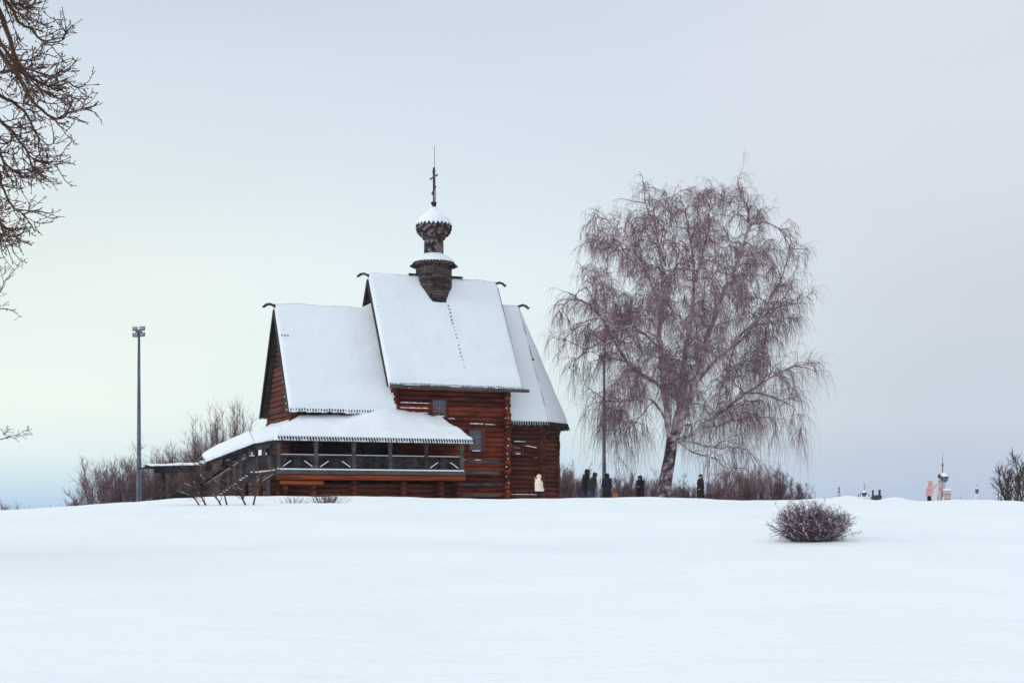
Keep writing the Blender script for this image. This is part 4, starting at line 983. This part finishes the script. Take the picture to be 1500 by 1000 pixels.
    if hood == 'hood':
        hp = [('e', hd+S(0, .025, .02), (.118*k, .125*k, .145*k)), ('e', nk+S(0, .02, .03), (.12*k, .11*k, .08*k)), ('c', hd+S(-.07, -.08, -.09), hd+S(-.075, -.085, .05), .03*k, .03*k), ('c', hd+S(.07, -.08, -.09), hd+S(.075, -.085, .05), .03*k, .03*k), ('c', hd+S(-.06, -.085, .08), hd+S(.06, -.085, .08), .032*k, .032*k)]
        remeshed('hood', hp, M[hoodmat or coat], e, .012)
    elif hood == 'cap':
        remeshed('cap', [('e', hd+S(0, .01, .055), (.09*k, .11*k, .075*k)), ('c', hd+S(-.04, -.10, .05), hd+S(.04, -.10, .05), .018*k, .018*k), ('c', hd+S(0, .06, -.02), nk+S(0, .03, .02), .065*k, .07*k)], M[hoodmat or 'black'], e, .012)
    if extras: extras(e, k, hands, hd)
    return e
def phone(e, k, hands, hd):
    c = (hands[0]+hands[1])/2+Vector((0, -.09, .07))*k
    o = MB().box(c, (.15*k, .012*k, .075*k)).build('phone', M['black'], None); o.parent = e
    return o
ARM_DOWN = ((-.27, .0, .86), (.27, -.02, .86)); ARM_FRONT = ((-.10, -.27, 1.12), (.10, -.27, 1.10)); ARM_PHONE = ((-.06, -.20, 1.46), (.06, -.20, 1.46)); ARM_OUT = ((-.06, -.36, 1.46), (.06, -.36, 1.46)); ARM_POCKET = ((-.25, -.10, .98), (.25, -.10, .98))
person(790, 76.5, 694.5, -82, 'person in cream hooded down coat standing against the apse wall', 'cream', 'black', .96, ARM_PHONE, 'hood', lean=.05, headtilt=-.3, girth=1.55)
person(856.5, 76.2, 687, 62, 'taller person in black hooded jacket, left of the couple', 'black', 'jeans', 1.08, ARM_FRONT, 'hood', lean=.10, headtilt=.8, girth=1.25)
def backpack(e, k, hands, hd): remeshed('backpack', [('e', Vector((0, .17, 1.17))*k, (.15*k, .10*k, .21*k)), ('e', Vector((0, .22, 1.08))*k, (.11*k, .06*k, .10*k))], M['navy'], e, .014)
person(867, 75.6, 691.5, 66, 'shorter person in olive hooded jacket with backpack, right of the couple', 'olive', 'jeans', 1.02, ARM_FRONT, 'hood', lean=.14, headtilt=1, extras=backpack, girth=1.25)
def fur(e, k, hands, hd): remeshed('fur_trim', [('c', hd+Vector((-.10, -.09, -.05))*k, hd+Vector((-.07, -.09, .12))*k, .035*k, .035*k), ('c', hd+Vector((-.07, -.09, .12))*k, hd+Vector((.07, -.09, .12))*k, .035*k, .035*k), ('c', hd+Vector((.07, -.09, .12))*k, hd+Vector((.10, -.09, -.05))*k, .035*k, .035*k)], M['furgrey'], e, .014)
p3 = person(889, 80, 693, 150, 'person in long black coat with grey fur trimmed hood under the lamp post', 'black', 'black', 1.42, ARM_POCKET, 'hood', extras=fur, girth=1.22)
person(938, 84, 696, -35, 'person in belted black coat with hood left of the birch trunk', 'black', 'black', 1.38, ARM_FRONT, 'hood', girth=1.12, headtilt=.3)
person(1026, 82, 693.5, -75, 'bareheaded man in long black coat right of the birch trunk', 'black', 'black', 1.38, ARM_POCKET, 'cap', hoodmat='hair', girth=1.12)
person(1361, 88, 703.5, 70, 'person in pink down coat taking a photo near the far right towers', 'pink', 'black', .88, ARM_OUT, 'hood', lean=.07, headtilt=.2, girth=1.22)
# tan bag carried beside the person in the long coat: stands on the snow
Yb = 79.5; xb = (901-750)/F*Yb; e = empty('shopping_bag', (xb, Yb, gz(xb, Yb)), R(20), 'tan paper bag standing right of the person in the long black coat', 'bag')
mb = MB(); mb.prism([(-.14, -.10, 0), (.14, -.10, 0), (.15, .10, 0), (-.13, .10, 0)], (0, 0, .66)); mb.build('bag_body', M['tan'], e)
mb = MB()
for y in (-.09, .09):
    pts = [(-.07, y, .65), (-.06, y, .80), (.06, y, .80), (.07, y, .65)]
    for a, c in zip(pts, pts[1:]): mb.tube(a, c, .008, .008, 6)
mb.build('handle', M['tan'], e)

# ------------------------------------------------------------------ the far town
def town(u, Y, name, label, cat='church'):
    x = (u-750)/F*Y; e = empty(name, (x, Y, gz(x, Y)), 0, label, cat, None); px = Y/F
    zz = lambda v: ZC+(VH-v)*px-e.location.z
    return e, px, zz
def fl(c, w, d, z0, z1): return MB().box((c, 0, (z0+z1)/2), (w, d, z1-z0))
e, px, z = town(1381, 430, 'domed_church', 'far pink and white church with big grey blue dome and tall spire')
q = lambda a: (a-1381)*px
fl(q(1386), 11*px, 11*px, 0, z(718)).build('nave_wall', M['pinkwall'], e); MB().prism([(q(1380), -6*px, z(718)), (q(1392), -6*px, z(718)), (q(1391), -6*px, z(715.5)), (q(1381), -6*px, z(715.5))], (0, 12*px, 0)).build('nave_roof', M['roofsnow'], e)
w = MB()
for i in range(3):
    for zt_ in (724, 731): w.box((q(1383+3*i), -5.6*px, z(zt_)), (.9*px, .3*px, 2.4*px))
w.build('window', M['dk'], e)
mb = MB(); mb.lathe([(3.2*px, 0), (3.2*px, z(716)), (2.8*px, z(715)), (2.8*px, z(706)), (3.4*px, z(705))], (q(1381.5), 0, 0), 16); mb.build('dome_drum', M['pinkwall'], e, True)
mb = MB(); mb.lathe([(3.0*px, z(706)), (4.6*px, z(704)), (6.2*px, z(700.5)), (6.5*px, z(698)), (6.2*px, z(697.6))], (q(1383), 0, 0), 24); d = mb.build('dome', M['blue'], e, True)
mb = MB(); mb.lathe([(6.45*px, z(698)), (5.2*px, z(696)), (3*px, z(693.6)), (1.0*px, z(692)), (.6*px, z(691))], (q(1383), 0, 0), 24); mb.build('dome_snow', M['roofsnow'], d, True)
mb = MB(); mb.lathe([(.75*px, z(692)), (.65*px, z(684)), (1.1*px, z(682.5)), (1.5*px, z(680.5)), (.8*px, z(679)), (.45*px, z(677)), (.3*px, z(668)), (.15*px, z(663))], (q(1380.8), 0, 0), 8); mb.build('spire', M['gold'], e, True)
mb = MB(); mb.lathe([(3.2*px, 0), (3.2*px, z(722)), (2.4*px, z(720)), (2.3*px, z(712)), (1.9*px, z(711)), (1.8*px, z(701)), (1.9*px, z(700))], (q(1375), -3*px, 0), 8); t_ = mb.build('bell_tower', M['pinkwall'], e)
w = MB()
for vv in (706, 715.5): w.box((q(1375), -3*px-2.1*px, z(vv)), (1.1*px, .5*px, 3.2*px))
w.build('opening', M['dk'], t_)
mb = MB(); mb.lathe([(1.9*px, z(700)), (2.4*px, z(698.5)), (2.3*px, z(696)), (1.0*px, z(694.6)), (.25*px, z(693.5)), (.2*px, z(691.5))], (q(1375), -3*px, 0), 12); mb.build('tower_cap', M['dk'], e, True)
mb = MB(); mb.lathe([(1.6*px, 0), (1.6*px, z(729)), (1.8*px, z(728)), (.3*px, z(725))], (q(1370), -5*px, 0), 10); mb.lathe([(1.6*px, 0), (1.6*px, z(730)), (1.8*px, z(729)), (.3*px, z(727))], (q(1380), -6*px, 0), 10); mb.build('gate_turret', M['white'], e)
e, px, z = town(1229, 470, 'bell_tower_church', 'tiny far pale bell tower with small dark cupola, leftmost of the far town'); 
mb = MB(); mb.lathe([(3.0*px, 0), (3.0*px, z(725.5)), (2.0*px, z(724.5)), (1.9*px, z(721)), (2.3*px, z(720.6))], (0, 0, 0), 8); mb.build('tower_wall', M['pinkwall'], e)
mb = MB(); mb.lathe([(2.3*px, z(720.6)), (1.0*px, z(719)), (.5*px, z(717.5)), (1.2*px, z(715.6)), (1.0*px, z(714)), (.25*px, z(713)), (.15*px, z(711))], (0, 0, 0), 10); mb.build('cupola', M['dk'], e, True)
w = MB()
for a in (-1.1, 1.1): w.box((a*px, -2.9*px, z(727)), (.8*px, .4*px, 1.8*px))
w.build('opening', M['dk'], e)
e, px, z = town(1265, 450, 'monastery_church', 'far white church with one wide dark dome between two little crosses')
q = lambda a: (a-1265)*px
fl(0, 15*px, 10*px, 0, z(728.2)).build('nave_wall', M['white'], e); MB().prism([(q(1256.5), -5.5*px, z(728.2)), (q(1273.5), -5.5*px, z(728.2)), (q(1271), -5.5*px, z(726.8)), (q(1259), -5.5*px, z(726.8))], (0, 11*px, 0)).build('nave_roof', M['roofsnow'], e)
mb = MB(); mb.lathe([(2.2*px, z(728)), (2.2*px, z(725.5)), (3.6*px, z(723.5)), (4.3*px, z(721.6)), (4.1*px, z(721.2))], (q(1266), 0, 0), 20); d = mb.build('dome', M['dk'], e, True)
mb = MB(); mb.lathe([(4.1*px, z(721.4)), (3*px, z(719.9)), (1.2*px, z(718.6)), (.5*px, z(717.5))], (q(1266), 0, 0), 20); mb.build('dome_snow', M['roofsnow'], d, True)
mb = MB(); mb.lathe([(.5*px, z(718.5)), (.4*px, z(712)), (.15*px, z(705.5))], (q(1266), 0, 0), 8); mb.beam((q(1265), 0, z(710)), (q(1267), 0, z(710)), .5*px, .5*px); mb.build('spire', M['dk'], e)
for a, t0 in ((1257, 722), (1259.7, 721), (1272, 723.5)):
    mb = MB(); mb.lathe([(.5*px, z(728.5)), (.5*px, z(726)), (.85*px, z(725)), (.5*px, z(724)), (.12*px, z(t0))], (q(a), -3*px, 0), 8); mb.build('cupola', M['dk'], e, True)
e, px, z = town(1283, 300, 'brick_house', 'far dark house with two square chimneys beside the wide domed church', 'house')
q = lambda a: (a-1283)*px
fl(q(1283.5), 13*px, 10*px, 0, z(727.5)).build('wall', M['dk'], e); MB().prism([(q(1276), -6*px, z(727.5)), (q(1291), -6*px, z(727.5)), (q(1290), 0, z(724.2)), (q(1277.5), 0, z(725.2))], (0, .5, 0)).build('roof', M['dk'], e)
for a, t0, w_ in ((1278.6, 719, 2.2), (1288.4, 718.6, 2.8)): mb = MB(); mb.box((q(a), 0, (z(728)+z(t0))/2), (w_*px, w_*px, z(t0)-z(728))); mb.box((q(a), 0, z(t0)+.1), (w_*px*1.2, w_*px*1.2, .25)); mb.build('chimney', M['dk'], e)
e, px, z = town(1431, 440, 'tent_church', 'far white tent shaped tower topped by a blue drum')
mb = MB(); mb.lathe([(6.0*px, 0), (6.0*px, z(735)), (4.6*px, z(729.5)), (2.4*px, z(724.5)), (2.2*px, z(722.5))], (0, 0, 0), 8); mb.build('tent_roof', M['white'], e)
mb = MB(); mb.lathe([(2.2*px, z(722.6)), (2.3*px, z(719)), (2.8*px, z(717.5)), (2.4*px, z(715.6))], (0, 0, 0), 16); mb.build('drum', M['blue'], e, True)
mb = MB(); mb.lathe([(2.7*px, z(715.8)), (1.8*px, z(714.6)), (.5*px, z(713.6))], (0, 0, 0), 16); mb.build('drum_snow', M['roofsnow'], e, True)
mb = MB(); mb.lathe([(.4*px, z(714)), (.3*px, z(711)), (.12*px, z(708))], (0, 0, 0), 8); mb.beam((-.9*px, 0, z(710.6)), (.9*px, 0, z(710.6)), .3*px, .3*px); mb.build('cross', M['dk'], e)
for u_, vt, lb in ((1462.5, 721, 'left one of two thin far chimneys near the edge tree'), (1466.5, 722.5, 'right one of two thin far chimneys near the edge tree'), (1194, 720, 'hair thin far mast between the distant trees and towers')):
    Y = 400; x = (u_-750)/F*Y; z0 = gz(x, Y); h = ZC+(VH-vt)/F*Y-z0; mb = MB(); w_ = .12 if u_ > 1400 else .06
    mb.lathe([(w_*1.8, 0), (w_*1.6, h*.5), (w_, h*.97), (w_*1.3, h)], (0, 0, 0), 8); o = mb.build('mast' if u_ < 1400 else 'factory_chimney', M['dk'], None); o.location = (x, Y, z0); tag(o, lb, 'mast' if u_ < 1400 else 'chimney')
e, px, z = town(1440, 300, 'low_house', 'low far house roof showing just right of the white tent tower', 'house')
fl(0, 4*px, 3*px, 0, z(733.0)).build('wall', M['dk'], e); MB().prism([(-2.6*px, -2*px, z(733)), (2.6*px, -2*px, z(733)), (1.5*px, 0, z(731.4)), (-1.5*px, 0, z(731.4))], (0, .3, 0)).build('roof', M['dk'], e)

# ------------------------------------------------------------------ winter air
R_ = 1500
hz = MB().box((0, 0, 4), (2*R_, 2*R_, 60), r=0).mesh('haze'); hm = bpy.data.materials.new('haze'); hm.use_nodes = True; hn = hm.node_tree; hn.nodes.clear()
ho = hn.nodes.new('ShaderNodeOutputMaterial'); hv = hn.nodes.new('ShaderNodeVolumePrincipled'); hv.inputs['Color'].default_value = (.95, .98, 1, 1); hv.inputs['Density'].default_value = .0001; hv.inputs['Anisotropy'].default_value = 0
hn.links.new(hv.outputs[0], ho.inputs['Volume']); tag(link('haze', hz, hm), kind='stuff')

# ------------------------------------------------------------------ camera, sky, sun
cam = bpy.data.cameras.new('camera'); co = bpy.data.objects.new('camera', cam); COL.objects.link(co); SC.camera = co
co.location = (0, 0, ZC); co.rotation_euler = (R(90), 0, 0); cam.sensor_width = 36; cam.lens = 36*F/1500; cam.shift_y = (VH-500)/1500; cam.clip_end = 20000; cam.clip_start = .1
SUN_EL, SUN_AZ = R(22), R(-112)                   # azimuth from +Y towards +X: light comes from the left, a little behind the viewer
w = bpy.data.worlds.new('World'); SC.world = w; w.use_nodes = True; nt = w.node_tree; nt.nodes.clear(); L = nt.links.new
out = N(nt, 'ShaderNodeOutputWorld'); bg = N(nt, 'ShaderNodeBackground'); L(bg.outputs[0], out.inputs[0])
sky = N(nt, 'ShaderNodeTexSky'); sky.sky_type = 'NISHITA'; sky.sun_disc = False; sky.sun_elevation = SUN_EL; sky.sun_rotation = SUN_AZ
tc = N(nt, 'ShaderNodeTexCoord'); sp = N(nt, 'ShaderNodeSeparateXYZ'); L(tc.outputs['Generated'], sp.inputs[0])
def lin(c): return tuple(((x/255+.055)/1.055)**2.4 if x > 10 else x/255/12.92 for x in c)
def zstops(rows):
    # rows: (photo row, sRGB); elevation as z of the direction over 0..1
    st = []
    for v, c in rows:
        el = (VH-v)/F; zz = el/math.sqrt(1+el*el); st.append((max(0, zz), lin(c)))
    return st
def col(rows, over):
    r = ramp(nt, zstops(rows)+over); L(sp.outputs['Z'], r.inputs['Fac']); return r
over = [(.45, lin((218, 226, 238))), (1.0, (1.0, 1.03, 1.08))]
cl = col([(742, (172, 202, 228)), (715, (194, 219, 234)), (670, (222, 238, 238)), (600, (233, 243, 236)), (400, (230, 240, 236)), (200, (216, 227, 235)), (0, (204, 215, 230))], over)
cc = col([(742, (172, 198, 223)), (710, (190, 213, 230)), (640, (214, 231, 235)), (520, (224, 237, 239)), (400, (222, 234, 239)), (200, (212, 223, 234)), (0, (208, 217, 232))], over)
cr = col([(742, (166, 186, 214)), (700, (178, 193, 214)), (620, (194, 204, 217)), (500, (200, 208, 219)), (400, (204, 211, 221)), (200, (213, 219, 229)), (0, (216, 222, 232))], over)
az = N(nt, 'ShaderNodeMath', operation='ARCTAN2'); L(sp.outputs['X'], az.inputs[0]); L(sp.outputs['Y'], az.inputs[1])
def mrange(a, b_):
    m = N(nt, 'ShaderNodeMapRange'); m.interpolation_type = 'SMOOTHSTEP'; m.inputs['From Min'].default_value = a; m.inputs['From Max'].default_value = b_; L(az.outputs[0], m.inputs['Value']); return m
m1 = mrange(-.30, .02); m2 = mrange(-.02, .32)
x1 = N(nt, 'ShaderNodeMixRGB'); L(m1.outputs[0], x1.inputs[0]); L(cl.outputs[0], x1.inputs[1]); L(cc.outputs[0], x1.inputs[2])
x2 = N(nt, 'ShaderNodeMixRGB'); L(m2.outputs[0], x2.inputs[0]); L(x1.outputs[0], x2.inputs[1]); L(cr.outputs[0], x2.inputs[2])
# faint cloud texture
mp = N(nt, 'ShaderNodeMapping'); mp.inputs['Scale'].default_value = (1.0, 1.0, 4.5); L(tc.outputs['Generated'], mp.inputs[0])
cn = N(nt, 'ShaderNodeTexNoise'); cn.inputs['Scale'].default_value = 2.2; cn.inputs['Detail'].default_value = 3; cn.inputs['Roughness'].default_value = .4; L(mp.outputs[0], cn.inputs['Vector'])
cm = N(nt, 'ShaderNodeMapRange'); cm.inputs['From Min'].default_value = .3; cm.inputs['From Max'].default_value = .7; cm.inputs['To Min'].default_value = .965; cm.inputs['To Max'].default_value = 1.045; L(cn.outputs['Fac'], cm.inputs['Value'])
x3 = N(nt, 'ShaderNodeVectorMath', operation='SCALE'); L(x2.outputs[0], x3.inputs[0]); L(cm.outputs[0], x3.inputs['Scale'])
ns_ = N(nt, 'ShaderNodeVectorMath', operation='SCALE'); ns_.inputs['Scale'].default_value = .08; L(sky.outputs[0], ns_.inputs[0])
x4 = N(nt, 'ShaderNodeMixRGB'); x4.inputs[0].default_value = .94; L(ns_.outputs[0], x4.inputs[1]); L(x3.outputs[0], x4.inputs[2])
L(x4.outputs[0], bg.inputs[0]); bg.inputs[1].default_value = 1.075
sl = bpy.data.lights.new('sun', 'SUN'); so = bpy.data.objects.new('sun', sl); COL.objects.link(so); sl.energy = .85; sl.angle = R(16); sl.color = (1, .96, .92)
d = Vector((math.sin(SUN_AZ)*math.cos(SUN_EL), math.cos(SUN_AZ)*math.cos(SUN_EL), math.sin(SUN_EL))); so.rotation_euler = d.to_track_quat('Z', 'Y').to_euler()
so.location = (-20, -10, 40)
SC.cycles.volume_bounces = 3
SC.view_settings.view_transform = 'Standard'; SC.view_settings.look = 'None'; SC.view_settings.exposure = 0; SC.view_settings.gamma = 1
